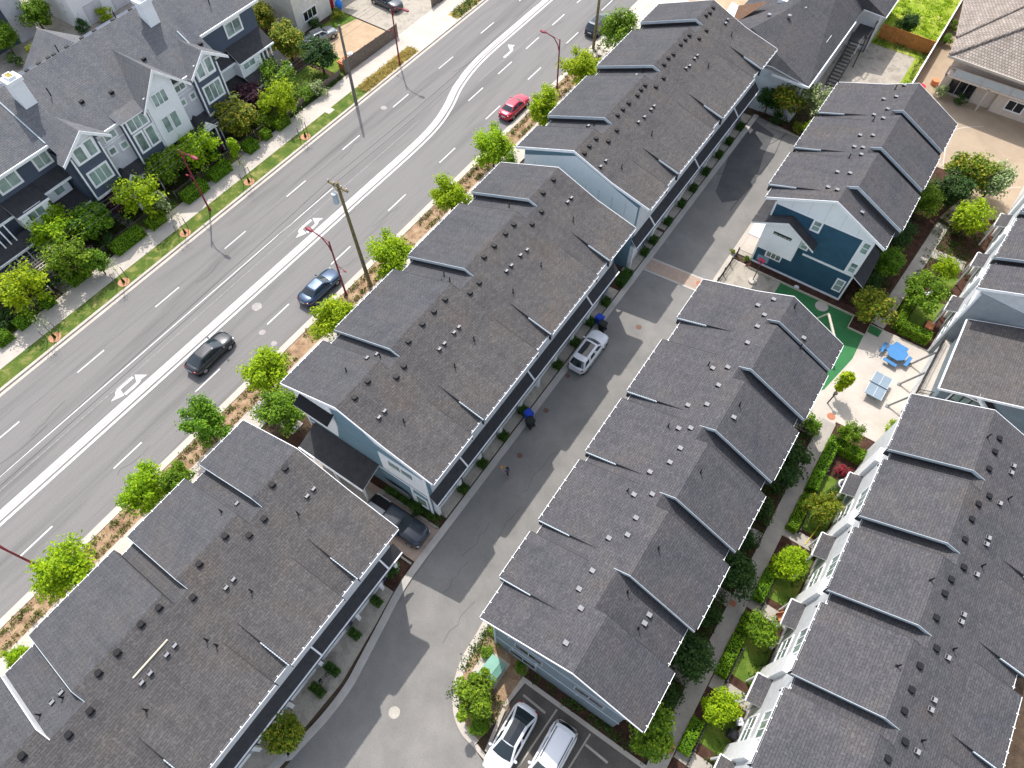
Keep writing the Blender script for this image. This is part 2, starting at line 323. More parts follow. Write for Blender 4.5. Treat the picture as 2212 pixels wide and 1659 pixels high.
# left verge, sidewalk, gardens
mb=MB(); mb.box(-57.05,-55.28,-60,50.6,-.02,.10); struct('verge',mb,'verge_grass')
mb=MB(); mb.box(-57.05,-55.28,50.6,60.6,-.02,.10); mb.box(-57.05,-55.28,69,74,-.02,.10); struct('verge',mb,'dry_grass')
mb=MB(); mb.box(-59.6,-57.05,-60,160,-.02,.115)
mb.box(-57.05,-55.28,60.6,69,-.02,.112); mb.box(-57.7,-56.4,44.9,45.9,.0,.13)
struct('sidewalk',mb,'pale_concrete')
mb=MB(); mb.sheet([(-120,-60),(-59.6,-60),(-59.6,49.5),(-120,49.5)],.01); struct('garden_soil',mb,'soil')
mb=MB(); mb.sheet([(-60.2,38.5),(-59.75,50.5),(-65,50.5),(-64.5,38.5)],.03); mb.sheet([(-61.4,26),(-59.8,26),(-59.8,37),(-61.4,37)],.03); mb.sheet([(-61.4,17),(-59.8,17),(-59.8,25),(-61.4,25)],.03); mb.sheet([(-61.6,0),(-59.8,0),(-59.8,9),(-61.6,9)],.03)
mb.sheet([(-71,54.5),(-67,51.2),(-59.9,51.2),(-61,53.5),(-66,54.6)],.03); mb.sheet([(-69.3,56.5),(-67.8,56.5),(-66.6,61.6),(-69.3,61.8)],.03)
struct('lawn',mb,'grass')
mb=MB(); mb.sheet([(-68,53.8),(-59.7,52.2),(-59.4,61.6),(-67.6,61.6)],.02); struct('yard',mb,'dirt')
mb=MB(); mb.box(-84,-59.6,61.8,70.5,-.02,.06); mb.box(-120,-84,20,52,-.02,.03)
mb.box(-66.0,-59.6,10.3,11.5,-.02,.06); mb.box(-70,-65,6,13.0,-.02,.05); mb.box(-65,-59.6,19.6,20.5,-.02,.05); mb.box(-65,-59.6,34.0,35.0,-.02,.05); mb.box(-65,-59.6,-4,-3,-.02,.05)
struct('path',mb,'old_concrete')
# right strip and sidewalk
mb=MB(); mb.box(-37.1,-35.3,-60,90,-.02,.09); struct('planting_strip',mb,'mulch')
mb=MB(); mb.box(-35.3,-33.2,-60,90,-.02,.12)
for y in (12.7-.2,45.2): mb.box(-33.2,-30.5,y-1.0,y+.3,-.02,.115)
mb.box(-37.1,-33.2,72.0,90,-.02,.125); mb.box(-33.2,-16,74,90,-.02,.11)
for k in range(-2,9): mb.box(-33.2,-31.0,8.0*k-3,8.0*k-1.2,-.02,.11)
struct('sidewalk',mb,'pale_concrete')
# lane
lane=[(-14.5,-60),(-14.0,-12),(-13.5,-6.5),(-13.1,-3.5),(-13.05,-1),(-13.35,1.0),(-13.8,3.6),(-14.25,6.2),(-14.4,8.5),(-14.4,73.0),(-8.1,72.6),(-8.1,9),(-7.95,7.2),(-7.8,5.0),(-7.2,3.2),(-6.2,1.9),(-5.0,1.15),(-3.8,.95),(-2.5,.55),(9,-.2),(60,-4),(60,-60)]
mb=MB(); mb.sheet(lane,.0); struct('lane',mb,'asphalt_lane')
mb=MB(); mb.sheet([(-14.35,64.5),(-13.2,58.8),(-11.9,57.6),(-10.6,59.0),(-10.2,62.5),(-11.2,67),(-11.6,71),(-14.35,72)],.005); struct('asphalt_patch',mb,'asphalt_patch')
mb=MB(); mb.sheet([(-14.6,44.8),(-7.9,45.35),(-7.9,46.95),(-14.6,46.4)],.006); struct('brick_crossing',mb,'brick_paving')
mb=MB(); strip(mb,[(-14.6,44.75),(-7.9,45.3)],.2,.010); strip(mb,[(-14.6,46.45),(-7.9,47.0)],.2,.010); struct('crossing_edge',mb,'concrete')
mb=MB(); eL=curve([(-14.7,-60),(-14.15,-12),(-13.65,-6.5),(-13.25,-3.5),(-13.2,-1),(-13.5,1.0),(-13.95,3.6),(-14.4,6.2),(-14.55,8.5),(-14.55,12),(-14.55,18),(-14.55,30),(-14.55,50),(-14.55,73.0)],4)
raised(mb,eL,-.17,.15,-.02,.13); raised(mb,eL,-.42,-.175,-.02,.095)
struct('kerb',mb,'concrete')
mb=MB(); eR=curve([(-8.1,72.6),(-8.1,50),(-8.1,30),(-8.1,17),(-8.1,12),(-8.1,9),(-7.95,7.2),(-7.8,5.0),(-7.2,3.2),(-6.2,1.9),(-5.0,1.15),(-3.8,.95)],4)
raised(mb,eR,-.55,.0,-.02,.12)
mb.box(-8.3,-8.12,45.2,47.2,-.02,.07)
mb.prism([(-3.8,.95),(-3.7,1.25),(-2.6,1.0),(-2.6,.7)],-.02,.11); mb.prism([(-3.55,4.1),(-3.3,4.1),(-2.8,1.2),(-3.05,1.2)],-.02,.12); mb.box(-3.5,6.4,6.25,6.55,-.02,.14); mb.prism([(-3.6,4.1),(-3.4,4.1),(-3.1,6.5),(-3.5,6.5)],-.02,.13)
struct('kerb',mb,'pale_concrete')
# concrete drives in front of the garages, between planters
mb=MB()
mb.box(-16.2,-15.1,12.9,50.2,-.02,.07); mb.box(-16.2,-15.1,50.6,72.5,-.02,.07); mb.prism([(-16.2,6.0),(-14.9,6.0),(-14.5,3.6),(-13.9,-1),(-14.2,-6.5),(-14.7,-14),(-16.2,-14)],-.02,.07); mb.box(-16.2,-15.1,-60,-14,-.02,.07)
struct('driveway',mb,'old_concrete')
mb=MB(); mb.prism([(-26,8.7),(-15.0,8.7),(-15.0,11.9),(-26,11.9)],-.02,.04)
struct('driveway',mb,'brick_paving')
mb=MB(); mb.box(-29,-17.0,11.95,13.0,-.02,.1); mb.box(-16.6,-15.1,6.1,8.2,-.02,.1); mb.box(-16.9,-15.1,11.95,12.85,-.02,.1); mb.box(-31,-24.5,8.6,12.0,-.02,.07);mb.box(-29,-15,40.9,43.3,-.02,.1); struct('garden_soil',mb,'dark_mulch')
mb=MB(); mb.box(-28.5,-21,10.3,11.3,-.02,.12); mb.box(-21,-20.5,8.9,11.9,-.02,.12); mb.box(-21,-15.1,11.72,11.92,-.02,.14); mb.box(-16.6,-15.1,8.35,8.5,-.02,.12); struct('path',mb,'path_concrete')
# parking court, beds round the end of the middle row
mb=MB(); mb.sheet([(-3.3,6.25),(-3.2,4.1),(-2.7,.8),(12,-.5),(12,6.25)],.004); struct('parking',mb,'parking_asphalt')
mb=MB()
for x in (-2.9,.0): pass
strip(mb,[(-2.8,5.55),(-.9,5.45)],.16,.012); strip(mb,[(2.4,5.35),(4.2,5.25)],.16,.012); strip(mb,[(-.35,6.1),(-.65,1.6)],.12,.012); strip(mb,[(2.35,6.1),(2.1,1.6)],.12,.012)
struct('stall_marking',mb,'stall_marking')
mb=MB(); mb.prism([(-7.6,9),(-7.45,7.2),(-7.3,5.0),(-6.75,3.4),(-5.9,2.3),(-4.9,1.6),(-3.8,1.3),(-3.2,4.1),(-3.6,6.6),(6.2,6.6),(6.2,12),(-7.6,12)],-.02,.08)
struct('garden_soil',mb,'mulch')
mb=MB(); mb.box(-3.4,6.2,6.6,7.5,-.02,.1); mb.box(3.4,6.5,7.5,37.5,-.02,.09); mb.box(7.65,11.2,-12,38.8,-.02,.09); mb.prism([(7.9,50.9),(9.5,68),(13.5,72),(13.5,50.9)],-.02,.09); mb.prism([(3.4,51.9),(6.5,52),(7.4,62),(7.8,68),(10,76),(3.4,76)],-.02,.09); mb.box(-6.2,4.9,50.75,51.8,-.02,.1)
mb.prism([(-14.6,73),(-7.6,72.2),(-7.6,80),(-15.8,80)],-.02,.06); mb.box(5.0,6.55,49.2,50.8,-.02,.1)
struct('garden_soil',mb,'dark_mulch')
mb=MB(); mb.box(-6.7,-4.7,4.7,6.7,0,.12); struct('plinth',mb,'pale_concrete')
# path between middle and right rows
pe=[(7.0,-30),(7.0,8.8),(7.0,13),(7.05,19.8),(7.1,24),(7.1,33),(7.1,38.5)]
mb=MB(); ribbon(mb,pe,-.6,.62,.13); 
for y in (12.9,19.6,25.3,31.0,36.8): mb.box(4.0,6.42,y-.5,y+.6,.02,.125)
for y in (13.6,20.2,26.9,8.3): mb.box(7.7,10.9,y-.25,y+.75,.02,.125)
ribbon(mb,[(7.2,50.9),(7.5,54),(8.0,60),(8.4,65),(8.6,67.5)],-.62,.62,.13); mb.box(8.4,12.0,62.3,63.6,.02,.12)
struct('path',mb,'path_concrete')
mb=MB()
for y in [-8,-6.4,-4.8,-3.2,-1.6,0,1.6,3.2,4.8,6.4,8,9.6,11.2,12.8,14.4,16,17.6,19.2,20.8,22.4,24,25.6,27.2,28.8,30.4,32,33.6,35.2]: mb.box(6.45,7.68,y,y+.035,.1,.134)
struct('path_joint',mb,'old_concrete')
mb=MB()
for y0,y1 in ((-4,1.8),(3,7.5),(9.8,13.2),(15,19.3),(21.5,26.2),(28,33.6)): mb.sheet([(8.3,y0),(10.5,y0),(10.5,y1),(8.3,y1)],.105)
mb.sheet([(9.2,51.5),(11.3,51.5),(11.8,57),(9.6,57)],.105); mb.sheet([(9.9,58),(11.6,58),(12,61),(10.2,61)],.105)
struct('lawn',mb,'grass')
# play court
mb=MB(); mb.prism([(-7.9,39.5),(12.6,35.4),(12.6,50.8),(5.2,50.8),(-7.9,51)],-.02,.06); struct('patio',mb,'pale_concrete')
mb=MB(); mb.sheet([(-7.6,47.5),(-2.4,47.5),(-2.4,50.7),(-7.6,50.9)],.068); mb.box(-7.6,-5.9,51.9,52.6,.0,.07); struct('patio',mb,'old_concrete')
mb=MB(); mb.sheet([(-2.4,50.7),(4.95,50.7),(4.95,49.15),(6.5,49.1),(6.55,46),(5.6,41.4),(2,36),(-2.4,40)],.070); mb.sheet([(6.6,50.7),(7.8,50.65),(7.7,49.65),(6.65,49.7)],.072); struct('play_surface',mb,'rubber_green')
mb=MB(); mb.box(-7.54,-6.2,52.5,57.6,-.02,.11); struct('driveway',mb,'pale_concrete')
# upper right
mb=MB(); mb.sheet([(-13,72),(-2,72),(-1.6,96),(-13,96)],.02); struct('driveway',mb,'old_concrete')
mb=MB(); mb.sheet([(-2,72),(60,50),(60,150),(-2,150)],.01); struct('court',mb,'tan_court')
mb=MB(); mb.sheet([(-16,96),(-1.3,96),(-1.5,125),(-16,125)],.03); mb.sheet([(-2.6,87),(-1.4,87),(-1.4,96),(-2.6,96)],.04); mb.sheet([(-9,94.6),(-1.5,94.6),(-1.5,96),(-9,96)],.045); struct('lawn',mb,'bright_grass')
mb=MB(); mb.sheet([(-13,96),(-.2,96),(-.2,86),(-1.2,86),(-1.2,125),(-.6,125)],.02); struct('garden_soil',mb,'dark_mulch') if False else None
mb=MB(); mb.sheet([(-37,74),(-16,74),(-16,140),(-37,140)],.0); struct('driveway',mb,'dirt')
# manhole covers
mb=MB()
mh=[(-43.0,19.7,.5,'cover_pale'),(-40.4,17.8,.32,'cover_pale'),(-38.6,17.5,.3,'cover_pale'),(-51.9,49.5,.38,'cover_pale'),(-13.8,25.7,.25,'iron_cover'),(-13.3,20.8,.25,'iron_cover'),(-14.1,29.8,.22,'iron_cover'),(-9.0,46.2,.33,'terracotta'),(-9.6,-.4,.4,'stall_marking'),(-11.4,38.2,.28,'iron_cover'),(2.0,50.2,.62,'pale_concrete'),(7.1,39.1,.36,'terracotta')]
for x,y,r,m in mh:
    mb=MB(); zz=.012 if x<5 and not 1<x<3 else .075
    if x>5 : zz=.14 if y<38.6 else .066
    mb.disc(x,y,zz-.01,r,.012,24); struct('manhole_cover',mb,m)
mb=MB(); mb.box(6.5,6.95,19.35,19.8,.12,.14); struct('manhole_cover',mb,'terracotta')
# ------------------------------------------------------------------ row houses
class Row:
    """long gabled row house; u = m*x so the raised slope is always at small u"""
    def __init__(s,m,uLl,uLh,ur0,zr0,sl,sr,h,ut,uRl,uRh,wr,bL,bR,y0,y1,tf=None):
        s.__dict__.update(locals())
        cuts=sorted({y0,y1}|{v for b in (bL,bR) for i in b for v in i if y0<v<y1}); s.segs=[]
        inn=lambda y,b:any(a<=y<c for a,c in b)
        for a,b in zip(cuts,cuts[1:]):
            y=(a+b)/2; s.segs.append((a,b,not inn(y,bL),not inn(y,bR)))
    def prof(s,hl,hr):
        uE=s.uLh if hl else s.uLl; h=s.h if hl else 0; sh=h/(s.sl+s.sr)
        P=[(uE,s.zr0+h-s.sl*(s.ur0-uE)),(s.ur0-sh,s.zr0+s.sr*sh)]
        uR=s.uRh if hr else s.uRl
        if hr: P+=[(s.ut,s.zr0-s.sr*(s.ut-s.ur0)),(uR,s.zr0-s.sr*(uR-s.ur0)+s.wr)]
        else: P+=[(uR,s.zr0-s.sr*(uR-s.ur0))]
        return P
    def z(s,x,y):
        u=s.m*x
        for a,b,hl,hr in s.segs:
            if a<=y<=b:
                P=s.prof(hl,hr)
                for p,q in zip(P,P[1:]):
                    if p[0]<=u<=q[0]: return p[1]+(q[1]-p[1])*(u-p[0])/(q[0]-p[0])
        return s.zr0
def rowhouse(label,row,wL,wR,wallmat,roofmats,vents,group='long rows of townhouses',end0='panel_white',org=None,rot=0,base=0.0):
    m=row.m; t=Thing('row_house',label,'townhouse row',org or ((m*(wL+wR)/2),row.y0,0),group,rot)
    roof=MB(); trim=MB(); wall=MB()
    for a,b,hl,hr in row.segs:
        P=row.prof(hl,hr); a2=a; b2=b
        ir=[i for i,p in enumerate(P)]
        for i,(p,q) in enumerate(zip(P,P[1:])):
            c=[(m*p[0],a,p[1]),(m*q[0],a,q[1]),(m*q[0],b,q[1]),(m*p[0],b,p[1])]
            if m<0: c=c[::-1]
            mat=0 if (i==0) else 1
            roof.slab(c,.10,mat,2)
        # gutters
        for e,k in ((P[0],-1),(P[-1],1)):
            x=m*e[0]; d=m*k
            trim.box(min(x+d*.07,x+d*.10),max(x+d*.07,x+d*.10),a+.01,b-.01,e[1]-.17,e[1]-.035,0); trim.box(min(x,x+d*.07),max(x,x+d*.07),a+.01,b-.01,e[1]-.17,e[1]-.06,2)
            nb=int((b-a)/.75)
            for j in range(nb): 
                yy=a+.35+j*.75; trim.box(min(x-d*.02,x+d*.13),max(x-d*.02,x+d*.13),yy,yy+.06,e[1]-.035,e[1]+.012,0)
        # rake boards (down both ends of each slope)
        hh=.26
        for yy,sgn in ((a,-1),(b,1)):
            other=[s_ for s_ in row.segs if abs((s_[1] if sgn<0 else s_[0])-yy)<.01]
            for (p,q) in zip(P,P[1:]):
                if other:
                    Q=row.prof(other[0][2],other[0][3])
                    def zz(u):
                        if u<Q[0][0]: return Q[0][1]-.5
                        if u>Q[-1][0]: return Q[-1][1]-.5
                        for g,hq in zip(Q,Q[1:]):
                            if g[0]<=u<=hq[0]: return g[1]+(hq[1]-g[1])*(u-g[0])/(hq[0]-g[0])
                    us=[p[0]+(q[0]-p[0])*k/24 for k in range(25)]
                    zp=lambda u:p[1]+(q[1]-p[1])*(u-p[0])/(q[0]-p[0])
                    for u0,u1 in zip(us,us[1:]):
                        d0=zp(u0)-zz(u0); d1=zp(u1)-zz(u1)
                        if d0>.015 or d1>.015:
                            y0_,y1_=(yy-.035,yy-.002) if sgn<0 else (yy+.002,yy+.035)
                            right=(u0>=row.ut-.05)
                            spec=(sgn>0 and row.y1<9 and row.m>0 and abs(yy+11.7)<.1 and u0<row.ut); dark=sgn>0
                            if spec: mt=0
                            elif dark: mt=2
                            elif right: mt=2  # wedge face: dark shingle cladding with its shadow painted into the same tone
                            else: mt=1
                            F6=[(0,3,2,1),(4,5,6,7),(0,1,5,4),(2,3,7,6),(1,2,6,5),(3,0,4,7)]
                            dd=lambda d: max(0,d) if mt==2 else min(max(0,d),.12 if mt==0 else .27)
                            A=[(m*u0,y0_,zp(u0)+.012),(m*u1,y0_,zp(u1)+.012),(m*u1,y0_,zp(u1)-dd(d1)),(m*u0,y0_,zp(u0)-dd(d0))]
                            if mt==1:
                                A=[(x_,y_-.22,z_) for x_,y_,z_ in A]
                                trim.quad((A[0][0],A[0][1],A[0][2]),(A[1][0],A[1][1],A[1][2]),(A[1][0],yy,A[1][2]-.004),(A[0][0],yy,A[0][2]-.004),3)
                                Dk=[(m*u0,yy-.02,zp(u0)),(m*u1,yy-.02,zp(u1)),(m*u1,yy-.02,zp(u1)-max(0,d1)),(m*u0,yy-.02,zp(u0)-max(0,d0))]; trim.add(Dk,[(0,3,2,1)],2)  # dark step face, shade under the overhanging board put into its colour
                                B=[(x_,y_+.03,z_) for x_,y_,z_ in A]
                            else: B=[(x_,y1_,z_) for x_,_,z_ in A]
                            trim.add(A+B,F6,mt)
                            if right and not dark and u0>row.ut+ (row.uRh-row.ut)*.42:
                                hgt=.13; trim.box(min(m*u0,m*u1),max(m*u0,m*u1),yy-.10,yy-.036,min(zp(u0),zp(u1))-hgt,min(zp(u0),zp(u1))+.02,1)
                else:
                    y0_,y1_=(yy-.04,yy-.002) if sgn<0 else (yy+.002,yy+.04)
                    A=[(m*p[0],y0_,p[1]+.015),(m*q[0],y0_,q[1]+.015),(m*q[0],y0_,q[1]-hh),(m*p[0],y0_,p[1]-hh)]
                    B=[(x_,y1_,z_) for x_,_,z_ in A]
                    trim.add(A+B,[(0,3,2,1),(4,5,6,7),(0,1,5,4),(2,3,7,6),(1,2,6,5),(3,0,4,7)],0)
        # wall body under this stretch of roof
        W=[p for p in [(wL,None)]+[(p[0],p[1]) for p in P if wL<p[0]<wR]+[(wR,None)]]
        def zt(u):
            for g,hq in zip(P,P[1:]):
                if g[0]<=u<=hq[0]: return g[1]+(hq[1]-g[1])*(u-g[0])/(hq[0]-g[0])-.115
            return P[0][1]-.115
        pts=[(u,zt(u)) for u,_ in W]
        ya=a+(.42 if abs(a-row.y0)<.01 else .0); yb=b-(.42 if abs(b-row.y1)<.01 else .0)
        lo=[(m*u,ya,0) for u,_ in pts]; n=len(pts)
        fr=[(m*u,ya,z_) for u,z_ in pts]; bk=[(m*u,yb,z_) for u,z_ in pts]
        V=[(m*wL,ya,0),(m*wR,ya,0)]+fr+[(m*wL,yb,0),(m*wR,yb,0)]+bk; o=n+4
        wall.add(V,[tuple([0,1]+[2+i for i in range(n-1,-1,-1)]),tuple([n+3,n+2]+[n+4+i for i in range(n)]),(0,2,n+4,n+2),(1,n+3,2*n+3,n+1)],0)
    walls=t.part('wall',wall,wallmat); t.part('roof',roof,roofmats+['white_trim']); t.part('roof_trim',trim,['white_trim','pale_trim','pent_roof',roofmats[0]])
    k=0
    for kind,pts in vents:
        for (x,y) in pts:
            v=MB(); z=row.z(x,y)
            if kind=='box':
                v.box(x-.17,x+.17,y-.17,y+.17,z-.08,z+.13,0); v.disc(x,y,z+.13,.19,.04,10)
                t.part('roof_vent',v,'vent_black')
            elif kind=='sil':
                v.box(x-.13,x+.13,y-.12,y+.12,z-.1,z+.16,1); v.slab([(x-.15,y-.14,z+.14),(x+.15,y-.14,z+.19),(x+.15,y+.14,z+.19),(x-.15,y+.14,z+.14)],.03,0)
                t.part('roof_vent',v,['vent_silver','vent_black'])
            elif kind=='sbox':
                v.box(x-.17,x+.15,y-.14,y+.14,z-.08,z+.15,0,1); t.part('roof_vent',v,['vent_black','vent_silver'])
            else:
                v.tube((x,y,z-.1),(x,y,z+.5),.045,.045,8); v.box(x-.09,x+.09,y-.09,y+.09,z-.02,z+.012); t.part('vent_pipe',v,'vent_black')
    return t
# windows -------------------------------------------------------------
def window(t,face,pl,a0,a1,z0,z1,n=2,rows=1,frame='white_trim',glass='window_glass',trimw=.13,tr=None,dark=None):
    """face: '+x' '-x' '-y' '+y'; pl = wall plane, a = along coordinate"""
    s=1 if face[0]=='+' else -1; ax=face[1]
    def bx(mb,b0,b1,c0,c1,d0,d1,m=0):
        p0,p1=sorted((pl+s*d0,pl+s*d1))
        if ax=='x': mb.box(p0,p1,b0,b1,c0,c1,m)
        else: mb.box(b0,b1,p0,p1,c0,c1,m)
    f=MB(); w=trimw
    bx(f,a0-w,a0,z0-w,z1+w,.003,.06); bx(f,a1,a1+w,z0-w,z1+w,.003,.06); bx(f,a0,a1,z0-w,z0,.003,.065); bx(f,a0,a1,z1,z1+w,.003,.06)
    for i in range(1,n):
        c=a0+(a1-a0)*i/n; bx(f,c-.04,c+.04,z0,z1,.012,.05)
    for i in range(1,rows):
        c=z0+(z1-z0)*i/rows; bx(f,a0,a1,c-.03,c+.03,.012,.048)
    ob=t.part('window',f,frame); g=MB(); bx(g,a0,a1,z0,z1,.004,.02); t.part('pane',g,glass,parent=ob); return ob
# building data -------------------------------------------------------
Bbox=[(-22.3,29.0),(-21.3,26.9),(-21.3,25.7),(-22.3,23.9),(-22.3,22.5),(-22.3,21.1),(-22.2,19.3),(-21.3,17.6),(-21.2,16.6),(-22.4,15.0),(-22.3,13.5),(-21.4,36.0),(-21.3,34.4),(-22.3,33.2),(-22.3,32.0),(-22.3,30.4),(-22.4,39.4),(-22.3,37.6)]
Bsil=[(-20.4,31.3),(-20.4,30.0),(-20.4,29.3),(-20.3,22.8),(-20.3,22.2),(-20.3,21.0),(-20.3,20.4),(-20.3,14.1),(-20.3,13.5),(-23.9,17.5),(-23.9,16.6),(-20.4,39.1),(-20.4,38.5),(-20.3,32.1),(-24.0,34.7)]
Bpip=[(-18.7,31.8),(-19.0,28.2),(-18.9,22.8),(-18.7,20.1),(-18.9,14.4),(-24.4,26.4),(-23.5,26.0),(-24.0,25.6),(-23.4,17.4),(-24.5,15.0),(-19.1,37.4),(-24.4,35.6)]
Cbox=[(-22.0,43.9),(-22.1,44.9),(-22.1,46.1),(-21.2,46.8),(-21.3,48.5),(-22.1,50.0),(-22.1,51.0),(-22.1,52.1),(-22.0,53.6),(-22.1,54.5),(-22.1,55.3),(-21.3,56.1),(-21.3,57.7),(-22.1,59.2),(-22.2,60.3),(-22.1,61.2),(-22.2,63.0),(-22.2,64.0),(-22.2,64.9),(-21.3,65.5),(-21.3,67.2),(-22.3,69.0),(-22.2,69.7),(-22.3,70.7)]
Csil=[(-20.3,43.9),(-20.3,44.8),(-20.4,51.0),(-20.3,52.0),(-20.3,53.3),(-20.3,53.9),(-24.1,48.2),(-24.1,57.4),(-20.4,60.8),(-20.3,61.4),(-20.4,62.7),(-20.4,63.3),(-20.4,70.0),(-20.5,70.7)]
Cpip=[(-18.9,45.4),(-18.8,50.9),(-23.6,48.4),(-23.7,58.0),(-18.9,63.1),(-19.2,69.2)]
Abox=[(-21.4,3.7),(-21.4,2.4),(-22.4,1.5),(-22.4,-.6),(-21.4,-2.2),(-22.4,-3.7),(-22.5,-4.9),(-22.4,-6.7),(-22.4,-8.0),(-21.4,-9.6),(-21.4,-11.0),(-22.4,-12.9),(-22.5,6.9),(-22.4,5.6)]
Asil=[(-20.4,-.1),(-20.4,-.7),(-20.4,-4.7),(-20.4,-5.3),(-20.4,-6.5),(-20.4,-7.1),(-23.8,-10.0),(-23.8,-10.6),(-20.4,7.0),(-20.4,6.4),(-23.9,3.5)]
Apip=[(-23.9,2.5),(-20.1,5.2),(-19.2,0.0),(-19.3,-3.5),(-18.7,-3.4),(-19.3,-8.0),(-23.4,-10.1),(-23.8,-11.4)]
Ebox=[(-1.7,8.1),(-2.0,10.3),(-2.7,11.3),(-2.6,12.7),(-1.9,15.8),(-2.8,15.1),(-2.0,17.1),(1.6,12.6),(1.6,12.0),(-2.0,21.8),(-2.9,18.6),(-1.9,19.1),(-2.7,24.6),(-2.5,37.6),(-1.7,38.5),(-1.7,36.7),(-1.7,35.4),(-1.7,33.6),(-2.9,30.5),(-2.0,30.9),(-1.9,29.1),(-3.0,26.7),(-1.9,27.2),(-2.0,24.9),(-1.9,23.1),(.1,27.1),(1.6,36.2),(1.6,36.8),(-2.8,20.6)]
Epip=[(1.4,11.5),(-.2,12.8),(.1,16.0),(-3.4,24.5),(-3.4,18.7),(-.1,38.4),(1.7,35.9),(-3.3,30.7),(.0,28.2),(.0,22.1)]
Dbox=[(-1.6,70.2),(-2.6,67.7),(-1.7,68.1),(-1.8,65.9),(-2.6,64.9),(-1.7,64.3),(-2.7,61.4),(-1.7,61.4),(-2.6,59.5),(-1.9,59.4),(-1.7,58.3),(-2.7,55.5),(-1.7,55.4),(-2.7,53.2),(-1.9,52.9),(.8,52.5)]
Dpip=[(-2.2,69.6),(-2.4,63.9),(-2.5,57.8)]
Fbox=[(15.6,12.7),(16.2,14.1),(15.6,15.5),(15.6,16.8),(15.6,18.3),(16.2,19.9),(15.6,21.5),(15.6,23.2),(15.7,24.3),(16.2,25.6),(15.7,27.3),(15.7,28.9),(15.7,35.8),(15.7,34.6),(15.7,33.1),(16.3,31.3),(15.8,30.2),(15.6,9.6),(15.6,11.2)]
Fsil=[(17.0,14.1),(17.0,16.6),(17.0,17.2),(17.0,19.9),(17.1,22.4),(17.1,22.9),(17.1,25.8),(17.1,28.1),(17.1,28.6),(17.2,34.7),(17.2,34.1),(17.1,31.4),(17,11),(17,10.4)]
Fpip=[(17.1,14.8),(14.5,17.5),(17.2,20.6),(14.6,23.4),(17.3,26.6),(14.9,35.2),(17.6,32.2)]
AT=dict(m=1,uLl=-28.45,uLh=-28.85,ur0=-21.95,zr0=11.3,sl=.39,sr=.39,h=.66,ut=-18.7,uRl=-15.05,uRh=-14.75,wr=.5)
bA=[(-3.1,-1.8),(-11.7,-9.2),(2.9,4.4),(-20,-18)]; bB=[(16.7,18.2),(25.3,27.3),(34.4,36.4)]; bC=[(46.9,49.0),(56.3,58.4),(65.8,67.8)]
rowA=Row(bL=bA,bR=bA,y0=-30,y1=8.35,**AT); rowB=Row(bL=bB,bR=bB,y0=12.1,y1=40.8,**AT); rowC=Row(bL=bC,bR=bC,y0=43.4,y1=71.8,**AT)
rm=['shingle_left','shingle_warm']
tA=rowhouse('long grey roofed townhouse row in the lower left corner',rowA,-28.2,-16.0,['siding_white'],rm,[('box',Abox),('sil',Asil),('pip',Apip)])
tB=rowhouse('middle townhouse row with pale blue end wall, between the main road and the shaded lane',rowB,-28.2,-16.0,['siding_pale_blue'],rm,[('box',Bbox),('sil',Bsil),('pip',Bpip)])
tC=rowhouse('townhouse row nearest the top edge along the road, with white boarded gable',rowC,-28.2,-16.0,['siding_pale_blue'],rm,[('box',Cbox),('sil',Csil),('pip',Cpip)])
ET=dict(m=-1,uLl=-3.95,uLh=-4.4,ur0=1.35,zr0=10.85,sl=.50,sr=.44,h=.8,ut=3.1,uRl=7.0,uRh=7.4,wr=.45)
rowE=Row(bL=[(10.7,13.7),(18.4,19.7),(24.2,25.6),(30.1,31.5),(35.9,36.6)],bR=[(6.0,9.6),(13.2,14.2),(19.5,20.3),(25.5,26.3),(31.9,34.5)],y0=6.85,y1=39.2,**ET)
rowD=Row(bL=[(51,53.8),(58.7,59.8),(64.9,66.0)],bR=[(51,52.8),(57.9,58.8),(64.1,65.0)],y0=51.35,y1=70.6,**ET)
re=['shingle_roof','shingle_roof']
tE=rowhouse('lower middle townhouse row with stepped eaves, between the shaded lane and the hedged path',rowE,-3.4,6.3,['siding_bluegrey'],re,[('sbox',Ebox),('pip',Epip)])
tD=rowhouse('short townhouse row with deep blue end wall and small white gabled bay',rowD,-3.0,6.05,['siding_blue'],re,[('sbox',Dbox),('pip',Dpip)])
FT=dict(m=1,uLl=10.6,uLh=10.15,ur0=15.7,zr0=10.8,sl=.47,sr=.40,h=.8,ut=18.6,uRl=21.4,uRh=21.8,wr=.45)
bF=[(-4.1,-2.9),(1.8,3.0),(7.65,8.85),(13.5,14.7),(19.4,20.6),(25.3,26.5),(31.2,32.4)]
rowF=Row(bL=bF,bR=[(a-.1+1.6,b+1.6) for a,b in bF],y0=-12,y1=37.6,**FT)
tF=rowhouse('long townhouse row in the lower right corner with white walls above small gardens',rowF,10.65,21.1,['siding_white'],re,[('box',Fbox),('sil',Fsil),('pip',Fpip)])
FT2=dict(FT); FT2.update(uLl=.45,uLh=0,ur0=5.2,ut=8.3,uRl=11.4,uRh=11.8)
rowN=Row(bL=[(3.2,4.4),(9.9,11.1),(16.5,17.7)],bR=[(4.2,5.4),(11,12)],y0=0,y1=30,**FT2)
tN=rowhouse('townhouse row cut by the right edge with grey shaded end wall above the deck',rowN,.5,11.1,['siding_white'],re,[('box',[(5.1,2),(5.1,6),(5.1,8),(5.1,13)]),('sil',[(6.6,3),(6.6,8)])],org=(0,0,0))
tN.o.location=(11.45,50.4,0); tN.o.rotation_euler=(0,0,R(-4.6))
